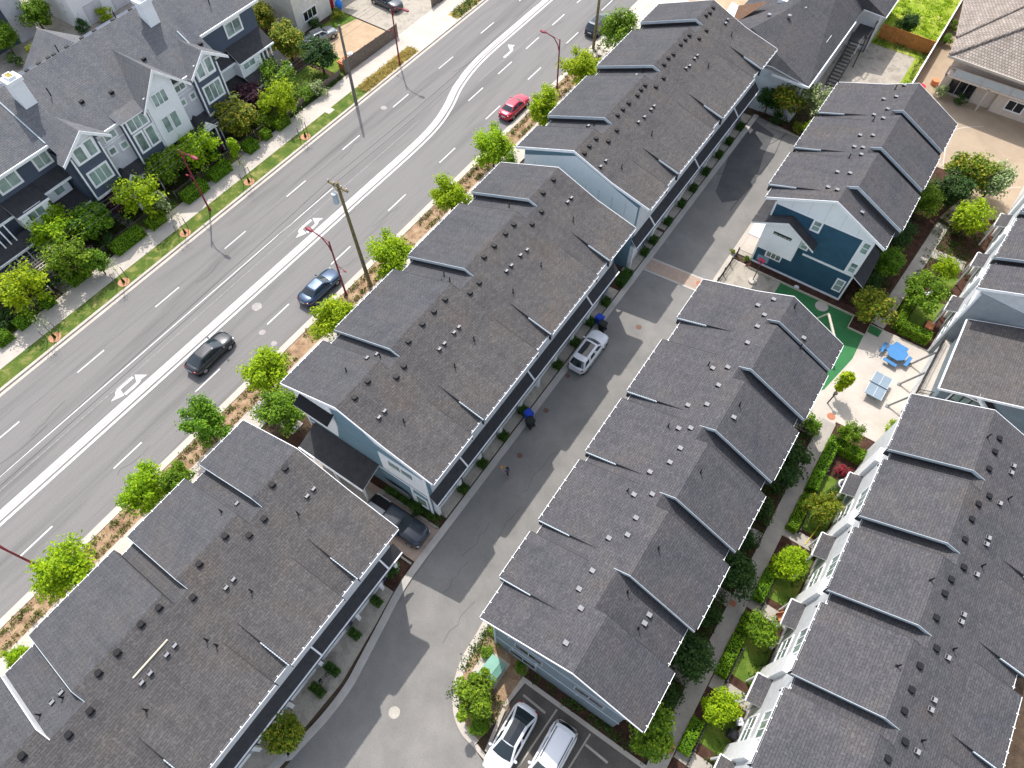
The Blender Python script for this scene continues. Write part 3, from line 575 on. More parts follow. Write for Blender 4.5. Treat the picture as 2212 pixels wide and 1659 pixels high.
# ------------------------------------------------------------------ trim, pent roofs, garages of the three road-side rows
def boxpart(t,name,x0,x1,y0,y1,z0,z1,mat,label=None):
    b=MB(); b.box(x0,x1,y0,y1,z0,z1); return t.part(name,b,mat,label=label)
def roadside(t,row,y0,y1,divs,gar,white0=True):
    # pent roof over the garage doors
    b=MB(); b.slab([(-15.98,y0,4.15),(-15.3,y0,3.35),(-15.3,y1,3.35),(-15.98,y1,4.15)][::1],.08,0,1); t.part('pent_roof',b,['pent_roof','white_trim'])
    g=MB(); g.box(-15.3,-15.2,y0,y1,3.18,3.32,0); g.box(-15.2,-15.17,y0,y1,3.2,3.3,1); t.part('gutter',g,['white_trim','vent_black'])
    for y in divs: 
        d=MB(); d.slab([(-15.98,y-.06,4.30),(-15.26,y-.06,3.46),(-15.26,y+.06,3.46),(-15.98,y+.06,4.30)],.2,0); t.part('roof_divider',d,'white_trim')
    u=MB(); u.box(-15.995,-15.96,y0+.4,y1-.4,4.2,7.9); t.part('wall_panel',u,'siding_white')
    for i,(a,b_) in enumerate(gar):
        w=MB(); w.box(-15.98,-15.93,a,b_,.1,2.35); 
        for k in range(1,4): w.box(-15.93,-15.925,a,b_,.1+.56*k-.01,.1+.56*k+.01)
        t.part('garage_door',w,'white_trim')
        p=MB(); p.box(-15.99,-15.60,a-.34,a-.06,0,3.1,0); t.part('post',p,'white_trim')
        for dz in (0,):
            q=MB(); q.box(-15.98,-15.90,b_+.1,b_+.34,.1,2.9,0); q.box(-15.98,-15.91,b_+.44,b_+.72,.1,2.9,1); t.part('downpipe',q,['pale_trim','siding_navy'])
gar=lambda ys:[(y-1.25,y+1.25) for y in ys]
roadside(tB,rowB,12.5,40.4,[16.4,25.95,35.5],gar([14.3,16.9+.2,19.9,22.9,26,28.8,31.6,34.5,37.3]))
roadside(tC,rowC,43.8,72.6,[47.4,57.2,66.9],gar([45.5,50,53.1,56.1,59.1,62.3,65.3,68.2]))
roadside(tA,rowA,-29,8.2,[-.9+.5,-10.4,6.9-8.7+8.5],gar([5.9-1.4,.6,-2.6,-5.8,-9.0,-12.2]))
# short return of the pent roof and end posts beside the dark pickup
# end wall of the middle-left row: white panels, belt, lower pent roof on posts, brick corner
y=12.52
b=MB(); b.add([(-28.2,y-.06,4.35),(-24.9,y-.06,4.35),(-24.4,y-.06,6.6),(-24.4,y-.06,9.9),(-28.2,y-.06,8.6),(-28.2,y+0,4.35),(-24.9,y+0,4.35),(-24.4,y+0,6.6),(-24.4,y+0,9.9),(-28.2,y+0,8.6)],[(0,1,2,3,4),(5,9,8,7,6),(0,5,6,1),(1,6,7,2),(2,7,8,3),(3,8,9,4),(4,9,5,0)],0); tB.part('wall_panel',b,'panel_white')
b=MB(); b.slab([(-27.6,y-.9,8.0),(-24.2,y-.9,8.0),(-24.2,y,8.5),(-27.6,y,8.5)],.1,0,1); tB.part('canopy',b,['vent_black','white_trim'])
b=MB(); b.add([(-28.2,y-.04,8.35),(-22.7,y-.04,10.75),(-16.0,y-.04,8.2),(-16,y-.04,7.2),(-20.4,y-.04,8.2),(-22.6,y-.04,10.2),(-28.2,y-.04,7.9)],[(6,5,1,0),(3,2,1,4),(4,1,5)],0); tB.part('gable_trim',b,'panel_white')
b=MB(); b.box(-20.4,-16.0,y-.05,y,4.0,6.9); tB.part('wall_panel',b,'panel_white')
b=MB(); b.box(-28.25,-16.0,y-.035,y,3.45,3.62); b.box(-16.15,-15.95,y-.07,y,0,7.9); b.box(-28.3,-28.15,y-.07,y,0,8.2); b.box(-17.9,-17.7,y-.05,y,0,3.5); tB.part('corner_trim',b,'white_trim')
window(tB,'-y',y-.05,-19.5,-17.2,5.6,6.6,2); window(tB,'-y',y,-17.5,-16.5,1.0,2.5,1,dark=1); window(tB,'-y',y-.06,-27.6,-25.9,5.4,6.2,2)
b=MB(); b.slab([(-27.6,10.35,3.05),(-20.9,10.35,3.05),(-20.9,12.5,3.85),(-27.6,12.5,3.85)],.12,0,1); tB.part('porch_roof',b,['pent_roof','white_trim'])
b=MB(); b.box(-27.6,-20.9,10.24,10.35,2.85,3.02); b.box(-21.1,-20.95,10.4,10.55,0,2.95); b.box(-27.5,-27.35,10.4,10.55,0,2.95); b.box(-24.3,-24.15,10.4,10.55,0,2.95); tB.part('post',b,'white_trim')
b=MB(); b.box(-28.0,-26.3,12.30,12.5,0,3.2); tB.part('brick_corner',b,'brick_red')
b=MB(); b.box(-20.6,-18.2,12.3,12.5,.9,1.1); b.box(-20.6,-18.2,12.28,12.32,1.1,1.9); tB.part('porch_rail',b,'metal_grey')
# gable of the top row facing the camera
y=43.82
b=MB(); b.add([(-28.2,y-.05,8.4),(-22.7,y-.05,10.8),(-16.0,y-.05,8.2),(-16.0,y-.05,4.4),(-18.5,y-.05,4.4),(-22.2,y-.05,6.6),(-28.2,y-.05,4.6)],[(6,5,1,0),(5,4,3,2,1)],0); tC.part('gable_trim',b,'panel_white')
b=MB(); 
for x in (-27,-25.6,-24.2,-22.8,-21.4,-20,-18.6,-17.2): b.box(x-.02,x+.02,y-.06,y-.045,6.7,8.2)
tC.part('panel_joint',b,'pale_trim')
window(tC,'-y',y-.05,-18.6,-17.3,4.8,6.0,2); 
b=MB(); b.box(-28.0,-22.6,y-.55,y-.05,4.6,8.2,0); b.slab([(-28.9,y-1.0,8.35),(-22.5,y-1.0,8.35+1.6),(-22.5,y,8.45+1.6),(-28.9,y,8.45)],.1,1,0) if False else None
b=MB(); b.slab([(-26.4,y-.75,8.5),(-25.9,y-.75,8.75),(-22.0,y-.75,6.0),(-22.3,y-.75,5.8)],.1,0)
# lower left row: shed of flat roof corner etc
boxpart(tA,'fascia_strip',-15.8,-15.75,-28,8,7.0,7.25,'white_trim')
b=MB(); b.tube((-20.9,-7.2,rowA.z(-20.9,-7.2)+.03),(-20.9,-4.7,rowA.z(-20.9,-4.7)+.03),.07,.07,4); tA.part('roof_rail',b,'log_wood')
b=MB(); b.box(-16.0,-15.6,7.35,7.6,0,3.1); b.box(-16,-15.6,5.6,5.85,0,3.1); tA.part('post',b,'white_trim')
# ------------------------------------------------------------------ blue end wall, its bay, windows
y=51.77
b=MB(); b.box(-6.05,3.0,y-.09,y,7.85,7.97,0)
tD.part('gable_trim',b,'panel_white')
# true gable infill follows the roof profile
P=rowD.prof(False,False); b=MB(); pts=[(-u,z-.13) for u,z in P]; xs=[]; 
b.add([(3.0,y-.06,7.97),(3.0,y-.06,rowD.z(3.0,51.4)-.16),(-1.35,y-.06,10.69),(-6.05,y-.06,rowD.z(-6.05,51.4)-.16),(-6.05,y-.06,7.97)],[(0,1,2,3,4)],0); tD.part('gable_panel',b,'panel_white')
b=MB()
for x in (-4.6,-3.1,-1.6,-.1,1.4): b.box(x-.012,x+.012,y-.068,y-.061,8,8.6+.44*(x+6) if x<-1.3 else 10.2-.5*(x+1.3))
tD.part('panel_joint',b,'pale_trim')
b=MB(); b.box(-1.9,3.0,y-.06,y,3.5,3.72); b.box(-6.12,-5.95,y-.08,y,.2,8.0); b.box(2.92,3.08,y-.08,y,.2,8.0); b.box(-6.05,3.05,y-.07,y,.12,.32); b.box(2.05,2.2,y-.05,y,3.7,7.9); tD.part('corner_trim',b,'white_trim')
b=MB(); b.box(2.2,2.92,y-.04,y,3.7,7.9); tD.part('wall_panel',b,'panel_white')
window(tD,'-y',y,-2.25,-1.65,6.7,7.75,1,2,frame='white_trim',trimw=.16)
window(tD,'-y',y-.04,2.32,2.85,6.5,7.7,1,2,frame='white_trim',trimw=.06); window(tD,'-y',y-.04,2.32,2.85,4.0,5.1,1,2,frame='white_trim',trimw=.06)
window(tD,'-y',y,2.05,2.65,1.2,2.55,1,2); window(tD,'-y',y,-4.9,-3.55,1.55,2.25,3,1); window(tD,'-y',y,-2.35,-1.8,4.25,5.1,1,2)
b=MB(); b.add([(-6.0,50.85,3.0),(-2.5,50.85,3.0),(-2.5,50.85,6.05),(-4.15,50.85,7.05),(-6.0,50.85,5.95),(-6.0,y,3.0),(-2.5,y,3.0),(-2.5,y,6.05),(-4.15,y,7.05),(-6.0,y,5.95)],[(0,1,2,3,4),(0,5,6,1),(1,6,7,2),(4,9,5,0)],0)
bay=tD.part('bay',b,'panel_white')
b=MB(); b.slab([(-4.15,50.6,7.28),(-7.3,50.6,5.75),(-7.3,y,5.75),(-4.15,y,7.28)][::-1],.1,0,1); b.slab([(-4.15,50.6,7.28),(-1.1,50.6,5.45),(-1.1,y,5.45),(-4.15,y,7.28)],.1,0,1)
tD.part('bay_roof',b,['pent_roof','white_trim'],parent=bay)
b=MB(); b.add([(-7.3,50.55,5.76),(-4.15,50.55,7.3),(-1.1,50.55,5.46),(-1.1,50.55,5.28),(-4.15,50.55,7.1),(-7.3,50.55,5.58),(-7.3,50.6,5.76),(-4.15,50.6,7.3),(-1.1,50.6,5.46),(-1.1,50.6,5.28),(-4.15,50.6,7.1),(-7.3,50.6,5.58)],[(5,4,1,0),(4,3,2,1),(6,7,10,11),(7,8,9,10)],0); tD.part('rake_trim',b,'white_trim',parent=bay)
b=MB(); b.box(-5.05,-3.3,50.83,50.86,5.25,5.6); g_=tD.part('window',b,'vent_black',parent=None); b=MB()
for k in range(4): b.box(-4.98+.44*k,-4.62+.44*k,50.82,50.831,5.3,5.42)
tD.part('pane',b,'window_glass',parent=g_)
b=MB(); b.slab([(3.0,51.4,3.95),(4.3,51.4,3.15),(4.3,56.5,3.15),(3.0,56.5,3.95)][::-1],.1,0,1); tD.part('side_roof',b,['pent_roof','white_trim'])
b=MB(); b.box(-7.3,-6.05,51.9,70,3.0,3.1,1); b.slab([(-7.3,51.9,5.7),(-6.05,51.9,6.0),(-6.05,54.5,6.0),(-7.3,54.5,5.7)],.1,0,1); tD.part('side_roof',b,['pent_roof','white_trim'])
for a in (54.2,58.0,61.5): 
    b=MB(); b.box(-6.10,-6.05,a-1.2,a+1.2,.1,2.4); tD.part('garage_door',b,'white_trim')
# ------------------------------------------------------------------ lower middle row end wall
y=7.27
b=MB(); b.box(-6.35,3.45,y-.05,y,3.1,3.25); b.box(-6.35,3.45,y-.05,y,6.2,6.32); b.box(-6.38,-6.22,y-.08,y,0,8.3); b.box(-3.0,-2.85,y-.1,y-.0,3.0,4.0); b.box(-5.2,-5.08,y-.08,y,5.9,6.5);b.box(-4.9,-4.78,y-.08,y,2.9,3.5); b.box(.2,.35,y-.08,y,2.9,3.5); tE.part('corner_trim',b,'pale_trim')
window(tE,'-y',y,-5.0,-3.0,1.0,2.3,2,frame='siding_grey',glass='dark_glass'); window(tE,'-y',y,-4.6,-2.6,4.3,5.6,2,frame='siding_grey',glass='dark_glass'); window(tE,'-y',y,0,2,4.3,5.6,2,frame='siding_grey',glass='dark_glass')

# ------------------------------------------------------------------ right row: windows, porch roofs, white bays
def front_mod(t,x,yb,loc=False,first=True):
    """one module of the right-hand rows: boundary at yb (tall stretch above it)"""
    window(t,'-x',x,yb-3.75,yb-2.05,1.6,3.5,2,2,frame='white_trim',glass='window_glass',trimw=.14)
    window(t,'-x',x,yb-3.75,yb-2.05,5.0,6.6,3,1,frame='white_trim',glass='window_glass',trimw=.14)
    b=MB(); b.slab([(x-.95,yb-1.45,2.9),(x,yb-1.45,3.3),(x,yb+.55,3.3),(x-.95,yb+.55,2.9)][::-1],.12,0,1); t.part('porch_roof',b,['shingle_roof','white_trim'])
    b=MB(); b.box(x-.99,x-.92,yb-1.5,yb+.6,2.72,2.92); b.box(x-.95,x+.0,yb+.55,yb+.62,2.76,3.0); b.box(x-.9,x-.78,yb-1.4,yb-1.28,0,2.8); b.box(x-.9,x-.78,yb+.4,yb+.52,0,2.8); t.part('post',b,'white_trim')
    b=MB(); b.box(x-.30,x,yb+.65,yb+1.9,.1,5.9); t.part('bay',b,'white_trim')
    b=MB(); b.box(x-.03,x-.005,yb-1.2,yb-.3,.1,2.2); t.part('door',b,'siding_grey')
for yb in (-2.9,3.0,8.85,14.7,20.6,26.5,32.4): front_mod(tF,10.65,yb)
for yb in (4.4,11.1,17.7): front_mod(tN,.5,yb)
# grey shaded end wall and panels of the far right row (its own frame: origin at its corner)
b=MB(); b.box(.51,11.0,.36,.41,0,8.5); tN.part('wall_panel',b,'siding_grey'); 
b=MB(); b.box(.45,.61,.3,.42,0,8.4); tN.part('corner_trim',b,'white_trim')
window(tN,'-x',.5,.9,2.0,4.6,6.4,2,2)
# ------------------------------------------------------------------ entrance block between the two right rows, raised deck
tK=Thing('entrance_building','low entrance block with black framed window between the two rows at the right edge','building',(17,46,0))
def addgable(t,x0,x1,xr,y0,y1,z0,z1,ze0,ze1,wallm,ov=.35,rn='roof',wn='wall',roofm='shingle_warm'):
    b=MB(); b.add([(x0+ov,y0+ov,z0),(x1-ov,y0+ov,z0),(x1-ov,y0+ov,ze1),(xr,y0+ov,z1-.12),(x0+ov,y0+ov,ze0),(x0+ov,y1-ov,z0),(x1-ov,y1-ov,z0),(x1-ov,y1-ov,ze1),(xr,y1-ov,z1-.12),(x0+ov,y1-ov,ze0)],[(0,1,2,3,4),(9,8,7,6,5),(0,4,9,5),(1,6,7,2)],0); t.part(wn,b,wallm)
    b=MB(); b.slab([(x0,y0,ze0-.1),(xr,y0,z1),(xr,y1,z1),(x0,y1,ze0-.1)],.1,0,1); b.slab([(xr,y0,z1),(x1,y0,ze1-.1),(x1,y1,ze1-.1),(xr,y1,z1)],.1,0,1); t.part(rn,b,[roofm,'white_trim'])
    b=MB(); hh=.24
    for yy0,yy1 in ((y0-.05,y0-.002),(y1+.002,y1+.05)):
        A=[(x0,yy0,ze0-.08),(xr,yy0,z1+.02),(x1,yy0,ze1-.08),(x1,yy0,ze1-.08-hh),(xr,yy0,z1-hh),(x0,yy0,ze0-.08-hh)]; B=[(a,yy1,c) for a,_,c in A]
        b.add(A+B,[(5,4,1,0),(4,3,2,1),(6,7,10,11),(7,8,9,10),(0,1,7,6),(1,2,8,7)],0)
    b.box(x0-.09,x0,y0,y1,ze0-.3,ze0-.12); b.box(x1,x1+.09,y0,y1,ze1-.3,ze1-.12); t.part('roof_trim',b,'white_trim')
addgable(tK,12.5,26.5,19.5,42.0,50.2,0,8.7,6.0,6.0,'siding_bluegrey')
b=MB(); b.add([(15.0,41.9,6.95),(21.5,41.9,1.5),(21.5,42.35,1.5),(15.0,42.35,6.95),(15.0,41.9,6.65),(21.5,41.9,1.2),(21.5,42.35,1.2),(15.0,42.35,6.65)],[(0,1,2,3),(4,7,6,5),(0,4,5,1),(1,5,6,2)],0); tK.part('rake_trim',b,'white_trim')
b=MB(); b.add([(15.15,42.25,6.7),(21.6,42.25,1.4),(22.3,42.25,1.4),(15.9,42.25,6.8)],[(0,1,2,3)],0); tK.part('rake_shadow',b,'vent_black')  # flat black strip: shadow beside the sloping rake, painted as a face
window(tK,'-y',42.35,13.75,15.6,4.05,5.9,3,2,frame='vent_black',trimw=.07); b=MB(); b.box(13.5,13.62,42.28,42.33,3.9,6.1); b.box(15.73,15.85,42.28,42.33,3.9,6.1); b.box(13.62,15.73,42.28,42.33,3.82,3.95); b.box(13.62,15.73,42.28,42.33,6.0,6.12); tK.part('window_surround',b,'white_trim')
window(tK,'-y',42.35,18.3,19.3,3.6,4.5,1,1)
td=Thing('raised_deck','raised pale concrete entrance deck with dark railing, beside the blue picnic table','deck',(12.4,46.5,0))
b=MB(); b.prism([(11.75,42.9),(13.6,43.6),(13.6,50.2),(12.2,50.2)],2.55,2.75); td.part('deck_floor',b,'pale_concrete')
b=MB(); b.prism([(11.95,43.0),(13.2,43.5),(13.2,50.1),(12.3,50.1)],0.06,2.55); td.part('deck_wall',b,'siding_white')
for (p,q) in (((11.8,42.95),(13.5,43.6)),((11.8,42.95),(12.15,50.1))):
    b=MB(); n=int((Vector(p)-Vector(q)).length/.13)
    for i in range(n+1):
        x=p[0]+(q[0]-p[0])*i/n; yy=p[1]+(q[1]-p[1])*i/n; b.tube((x,yy,2.75),(x,yy,3.7),.012 if i%8 else .035,None,4)
    for z in (2.85,3.3,3.72): b.tube((*p,z),(*q,z),.028,None,4)
    td.part('railing',b,'metal_dark')
for yy in (43.2,46.0,48.6):
    x=11.8+(yy-43)*.05; b=MB(); b.tube((x-1.0,yy-.35,.06),(x+.02,yy,2.5),.09,.09,6); b.box(x-1.15,x-.85,yy-.5,yy-.2,.06,.16); td.part('brace',b,'metal_grey')
# ------------------------------------------------------------------ navy and white town houses, upper left
tG=Thing('town_house_block','navy and white gabled townhouse block with white chimneys, upper left across the main road','townhouse block',(-70,28,0))
XR,ZR,SG=-70.3,12.8,.66
zg=lambda x:ZR-SG*(x-XR) if x>XR else ZR-.55*(XR-x)
wl=MB(); wl.box(-77,-66.3,2,46.2,0,9.3,0); wl.box(-66.3,-64.05,18.9,37.7,0,8.0,0)
tG.part('wall',wl,'siding_navy')
b=MB(); 
for a,c,ex in ((0,18.8,-65.2),(18.8,38.4,-63.75),(38.4,46.9,-65.8)):
    b.slab([(XR,a,ZR),(ex,a,zg(ex)),(ex,c,zg(ex)),(XR,c,ZR)],.12,0,1)
b.slab([(-77.8,0,zg(-77.8)),(XR,0,ZR),(XR,46.9,ZR),(-77.8,46.9,zg(-77.8))],.12,0,1)
rG=tG.part('roof',b,['shingle_pale','white_trim'])
b=MB(); b.add([(-76.5,44.9+.9,8),(-66.3,45.8,8),(-66.3,45.8,9.6),(XR,45.8,12.6),(-76.5,45.8,9.2)],[(0,1,2,3,4)],0); b.add([(-76.5,46.2,8),(-66.3,46.2,8),(-66.3,46.2,9.6),(XR,46.2,12.6),(-76.5,46.2,9.2)],[(0,1,2,3,4)],0); tG.part('gable_wall',b,'siding_navy')
b=MB()
for a,c,ex in ((0,18.8,-65.2),(18.8,38.4,-63.75),(38.4,46.9,-65.8)):
    b.box(ex,ex+.12,a,c,zg(ex)-.16,zg(ex)+.0); b.box(ex+.0,ex+.03,a,c,zg(ex)-.35,zg(ex)-.165)
tG.part('gutter',b,'white_trim')
b=MB()
for y,x1 in ((18.8,-65.3),(36.9,-64.0)):
    xa=XR+.2 if y<20 else -67.0
    b.slab([(xa,y-.06,zg(xa)+.10),(x1,y-.06,zg(x1)+.10),(x1,y+.06,zg(x1)+.10),(xa,y+.06,zg(xa)+.10)],.14)
tG.part('roof_flashing',b,'pale_trim')
def gab(t,y0,y1,ya,ze,za,xf,xb,wallm=None,wy0=None,wy1=None,wb=4.6):
    """cross gable facing the road: front at xf, ridge running back to xb"""
    b=MB(); 
    zb=lambda y,x:0
    # side planes run back until they meet the main slope
    def back(y,z): 
        x=XR+(ZR-z)/SG; return x
    for (yy,ze_) in ((y0,ze),(y1,ze)):
        pts=[(xf+.35,ya,za),(xf+.35,yy,ze_),(back(yy,ze_)-.25,yy,ze_),(back(ya,za)-.25,ya,za)]
        b.slab(pts if yy<ya else pts[::-1],.1,0,1)
    r=t.part('gable_roof',b,['shingle_pale','white_trim'])
    b=MB(); hh=.28
    A=[(xf+.36,y0,ze+.02),(xf+.36,ya,za+.03),(xf+.36,y1,ze+.02),(xf+.36,y1,ze-hh),(xf+.36,ya,za-hh*1.25),(xf+.36,y0,ze-hh)]; B=[(x+.06,y_,z_) for x,y_,z_ in A]
    b.add(A+B,[(0,1,4,5),(1,2,3,4),(6,11,10,7),(7,10,9,8),(0,6,7,1),(1,7,8,2),(5,4,10,11),(4,3,9,10)],0); t.part('rake_trim',b,'white_trim',parent=r)
    w=MB(); a0=(wy0 or y0+.5); a1=(wy1 or y1-.5); zz=lambda y: ze+(za-ze)*(1-abs(y-ya)/(ya-y0 if y<ya else y1-ya))-.12
    w.add([(xf,a0,wb),(xf,a1,wb),(xf,a1,zz(a1)),(xf,ya,za-.15),(xf,a0,zz(a0)),(xf-1.5,a0,wb),(xf-1.5,a1,wb),(xf-1.5,a1,zz(a1)),(xf-1.5,ya,za-.15),(xf-1.5,a0,zz(a0))],[(0,1,2,3,4),(0,4,9,5),(1,6,7,2),(0,5,6,1)],0)
    return w
# left gabled bay (navy, white under the gable)
w=gab(tG,18.2,23.7,21.3,8.35,10.35,-63.3,-66,wy0=19.25,wy1=22.4,wb=3.25); tG.part('bay',w,'siding_navy')
b=MB(); b.add([(-63.28,19.5,7.25),(-63.28,22.1,7.25),(-63.28,22.2,9.2),(-63.28,21.2,10.0),(-63.28,19.4,8.9)],[(0,1,2,3,4)],0); tG.part('wall_panel',b,'panel_white')
# middle navy bay
w=MB(); w.box(-65,-63.3,25.25,28.2,3.25,8.6); tG.part('bay',w,'siding_navy')
b=MB(); b.slab([(-64.6,25.0,9.0),(-63.0,25.0,8.55),(-63.0,28.3,8.55),(-64.6,28.3,9.0)],.1,0,1); tG.part('bay_roof',b,['shingle_pale','white_trim'])
# big white gable
w=gab(tG,27.5,33.6,30.35,8.25,11.6,-63.1,-68,wy0=28.3,wy1=31.9,wb=3.6); tG.part('bay',w,'panel_white')
b=MB(); b.box(-63.09,-63.03,28.3,31.9,9.35,9.45); tG.part('belt_trim',b,'white_trim')
# right navy bay with gable
w=gab(tG,33.9,39.0,36.3,8.35,10.3,-63.3,-66,wy0=34.4,wy1=37.6,wb=3.6); tG.part('bay',w,'siding_navy')
b=MB(); b.add([(-63.28,34.8,7.4),(-63.28,37.2,7.4),(-63.28,37.3,9.3),(-63.28,36.3,10.0),(-63.28,34.7,8.9)],[(0,1,2,3,4)],0); tG.part('wall_panel',b,'panel_white')
# recessed lilac-white walls
b=MB(); b.box(-64.05,-63.98,22.4,25.25,3.2,8.4); tG.part('wall_panel',b,'siding_lilac'); b=MB(); b.box(-64.05,-63.98,31.9,34.4,3.2,8.4); tG.part('wall_panel',b,'siding_lilac')
b=MB(); b.box(-64.0,-63.92,22.4,25.25,6.9,7.0); b.box(-64.0,-63.92,31.9,34.4,6.9,7.0)
for yy in (19.25,22.4,25.25,28.2,34.4,37.6): b.box(-63.34,-63.22,yy-.07,yy+.07,3.2,8.3)
b.box(-63.36,-63.2,19.25,22.4,3.2,3.42); b.box(-63.36,-63.2,25.25,28.2,3.2,3.42); b.box(-63.36,-63.2,34.4,37.6,3.5,3.72); tG.part('corner_trim',b,'white_trim')
X=-63.28
for (a,c,z0,z1,n,rr) in ((19.8,20.65,7.5,8.9,1,1),(21.05,21.85,7.5,9.0,1,1),(19.85,21.85,4.6,6.1,3,1),(25.75,27.8,7.1,8.3,3,1),(25.8,26.6,4.7,6.6,1,1),(27.1,27.9,4.7,6.6,1,1),(35.05,35.8,7.75,9.1,1,1),(36.3,37.0,7.75,9.2,1,1),(35.0,37.05,4.9,6.6,3,1)):
    window(tG,'+x',X if z0<7.3 or 25<a<26 else X+.03,a,c,z0,min(z1,9.2),n,rr,trimw=.2)
for (a,c,z0,z1,n) in ((29.15,30.75,7.95,9.2,3),(29.05,29.75,4.9,6.6,1),(30.1,30.85,4.9,6.6,1)): window(tG,'+x',-63.08,a,c,z0,z1,n,1,trimw=.12)
for (a,c,z0,z1) in ((23.35,24.55,7.3,8.3),(23.05,23.65,5.85,6.45),(24.4,25.0,5.7,6.3),(32.3,33.5,7.4,8.3),(32.2,32.75,5.85,6.4),(33.6,34.1,5.85,6.4)): window(tG,'+x',-63.97,a,c,z0,z1,2 if z1>8 else 1,1,trimw=.17)
for (a,c,z0,z1) in ((13.3,15.25,7.2,8.7),(17.25,18.6,7.2,8.6),(42.0,44.0,7.7,9.0)): window(tG,'+x',-66.28,a,c,z0,z1,2,1,trimw=.2)
# pent roofs and lower rooms at the left and right ends
def low(y0,y1,x0,x1,z0,z1):
    b=MB(); b.slab([(x0,y0,z1),(x1,y0,z0),(x1,y1,z0),(x0,y1,z1)],.12,0,1); tG.part('pent_roof',b,['pent_roof','white_trim']); b=MB(); b.box(x1,x1+.1,y0,y1,z0-.2,z0-.02); tG.part('gutter',b,'white_trim')
low(8,19.25,-66.3,-65.1,5.7,6.5); low(37.7,42.6,-66.3,-65.3,5.6,6.5); low(41.0,46.2,-66.3,-64.5,5.6,6.8)
low(8,16.2,-65.0,-63.9,3.1,3.9); low(16.3,19.2,-66.3,-64.2,3.0,3.9); low(38.0,41.0,-66.3,-64.4,3.0,3.9); low(41.0,46.8,-65.0,-63.2,3.0,4.2)
for q_ in ((-66.3,-64.5,12.6,15.6,3.6,5.75),(-66.3,-64.55,40.9,44.0,3.9,5.6),(-66.3,-65.9,16.2,18.6,3.8,5.7),(-66.3,-65.9,38.6,41,3.8,5.7)):
    b=MB(); b.box(*q_); tG.part('bay',b,'panel_white')
low(12.4,15.8,-66.3,-64.3,5.75,6.5)
for yy in (9.2,10,10.6,11.2): b=MB(); b.tube((-64.3,yy,.1),(-65.0,yy,5.7),.08,.08,4); tG.part('post',b,'white_trim')
for yy in (44.6,45.2,45.8): b=MB(); b.box(-64.9,-64.75,yy-.07,yy+.07,3.9,5.6); tG.part('post',b,'white_trim')
window(tG,'+x',-64.48,13.3,14.9,4.6,5.7,2); window(tG,'+x',-64.53,41.4,43.0,4.7,5.4,2); window(tG,'+x',-65.88,17.0,17.9,4.2,5.5,1)
# entrance porches with small gables
def porch(y0,y1,ya,x1):
    b=MB(); b.slab([(-64.0,y0,3.95),(x1,y0,3.1),(x1,y1,3.1),(-64.0,y1,3.95)],.12,0,1); b.slab([(x1+.5,ya,4.3),(x1+.5,ya-1.1,3.15),(-64,ya-1.1,3.15),(-64,ya,4.3)][::-1],.1,0,1); b.slab([(x1+.5,ya,4.3),(x1+.5,ya+1.1,3.15),(-64,ya+1.1,3.15),(-64,ya,4.3)],.1,0,1)
    r=tG.part('porch_roof',b,['pent_roof','white_trim'])
    b=MB(); X_=x1+.52
    b.add([(X_,ya-1.15,3.12),(X_,ya,4.34),(X_,ya+1.15,3.12),(X_,ya+.9,3.12),(X_,ya,4.05),(X_,ya-.9,3.12)],[(0,1,4,5),(1,2,3,4)],0); b.add([(X_+.06,ya-1.15,3.12),(X_+.06,ya,4.34),(X_+.06,ya+1.15,3.12),(X_+.06,ya+.9,3.12),(X_+.06,ya,4.05),(X_+.06,ya-.9,3.12)],[(0,1,4,5),(1,2,3,4)],0)
    b.add([(X_-.02,ya-1.0,3.12),(X_-.02,ya,4.25),(X_-.02,ya+1.0,3.12)],[(0,1,2)],0)
    for yy in (y0+.1,ya-.85,ya+.85,y1-.1): b.box(x1-.15+(.5 if abs(yy-ya)<1 else 0),x1-.02+(.5 if abs(yy-ya)<1 else 0),yy-.07,yy+.07,0,3.1)
    tG.part('rake_trim',b,'white_trim',parent=r)
porch(22.2,25.7,23.0,-62.7); porch(31.2,34.6,32.9,-62.5)
# chimneys
for (x,y) in ((-68.6,20.6),(-68.9,35.7)):
    b=MB(); zb=zg(x)-.9; b.box(x-.55,x+.55,y-.62,y+.62,zb,14.0); b.box(x-.68,x+.68,y-.75,y+.75,13.7,14.05); b.box(x-.5,x+.5,y-.35,y+.35,14.05,14.3)
    c=tG.part('chimney',b,'panel_white'); b=MB(); b.box(x-.35,x+.35,y-.22,y+.22,14.3,14.33); tG.part('chimney_cap',b,'dry_grass',parent=c)
for (x,y) in ((-71,18.5),(-71,23.0),(-71,26),(-71,27.5),(-71.6,24.5),(-71.6,25.6),(-71.6,29.5),(-71.6,31),(-71,33),(-71.6,35.5),(-71.7,36.6),(-65.8,27.0),(-66.4,24.2),(-65.2,37.8),(-66.6,32)):
    b=MB(); z=zg(x); b.box(x-.16,x+.16,y-.2,y+.2,z-.15,z+.16); tG.part('roof_vent',b,'vent_black')
for (x,y) in ((-68.0,22.6),(-72.2,27.0),(-72.3,34.0),(-67.5,42.0)):
    b=MB(); z=zg(x); b.tube((x,y,z-.1),(x,y,z+.8),.06,.06,6); tG.part('vent_pipe',b,'vent_black')
# rear dormer gable
b=MB(); b.slab([(-71.5,28.6,12.2),(-78.2,28.6,11.4),(-78.2,24.6,8.4),(-75.8,24.6,8.6)],.1,0,1); b.slab([(-71.5,28.6,12.2),(-78.2,28.6,11.4),(-78.2,32.6,8.4),(-75.8,32.6,8.6)],.1,0,1); tG.part('gable_roof',b,['shingle_pale','white_trim'])
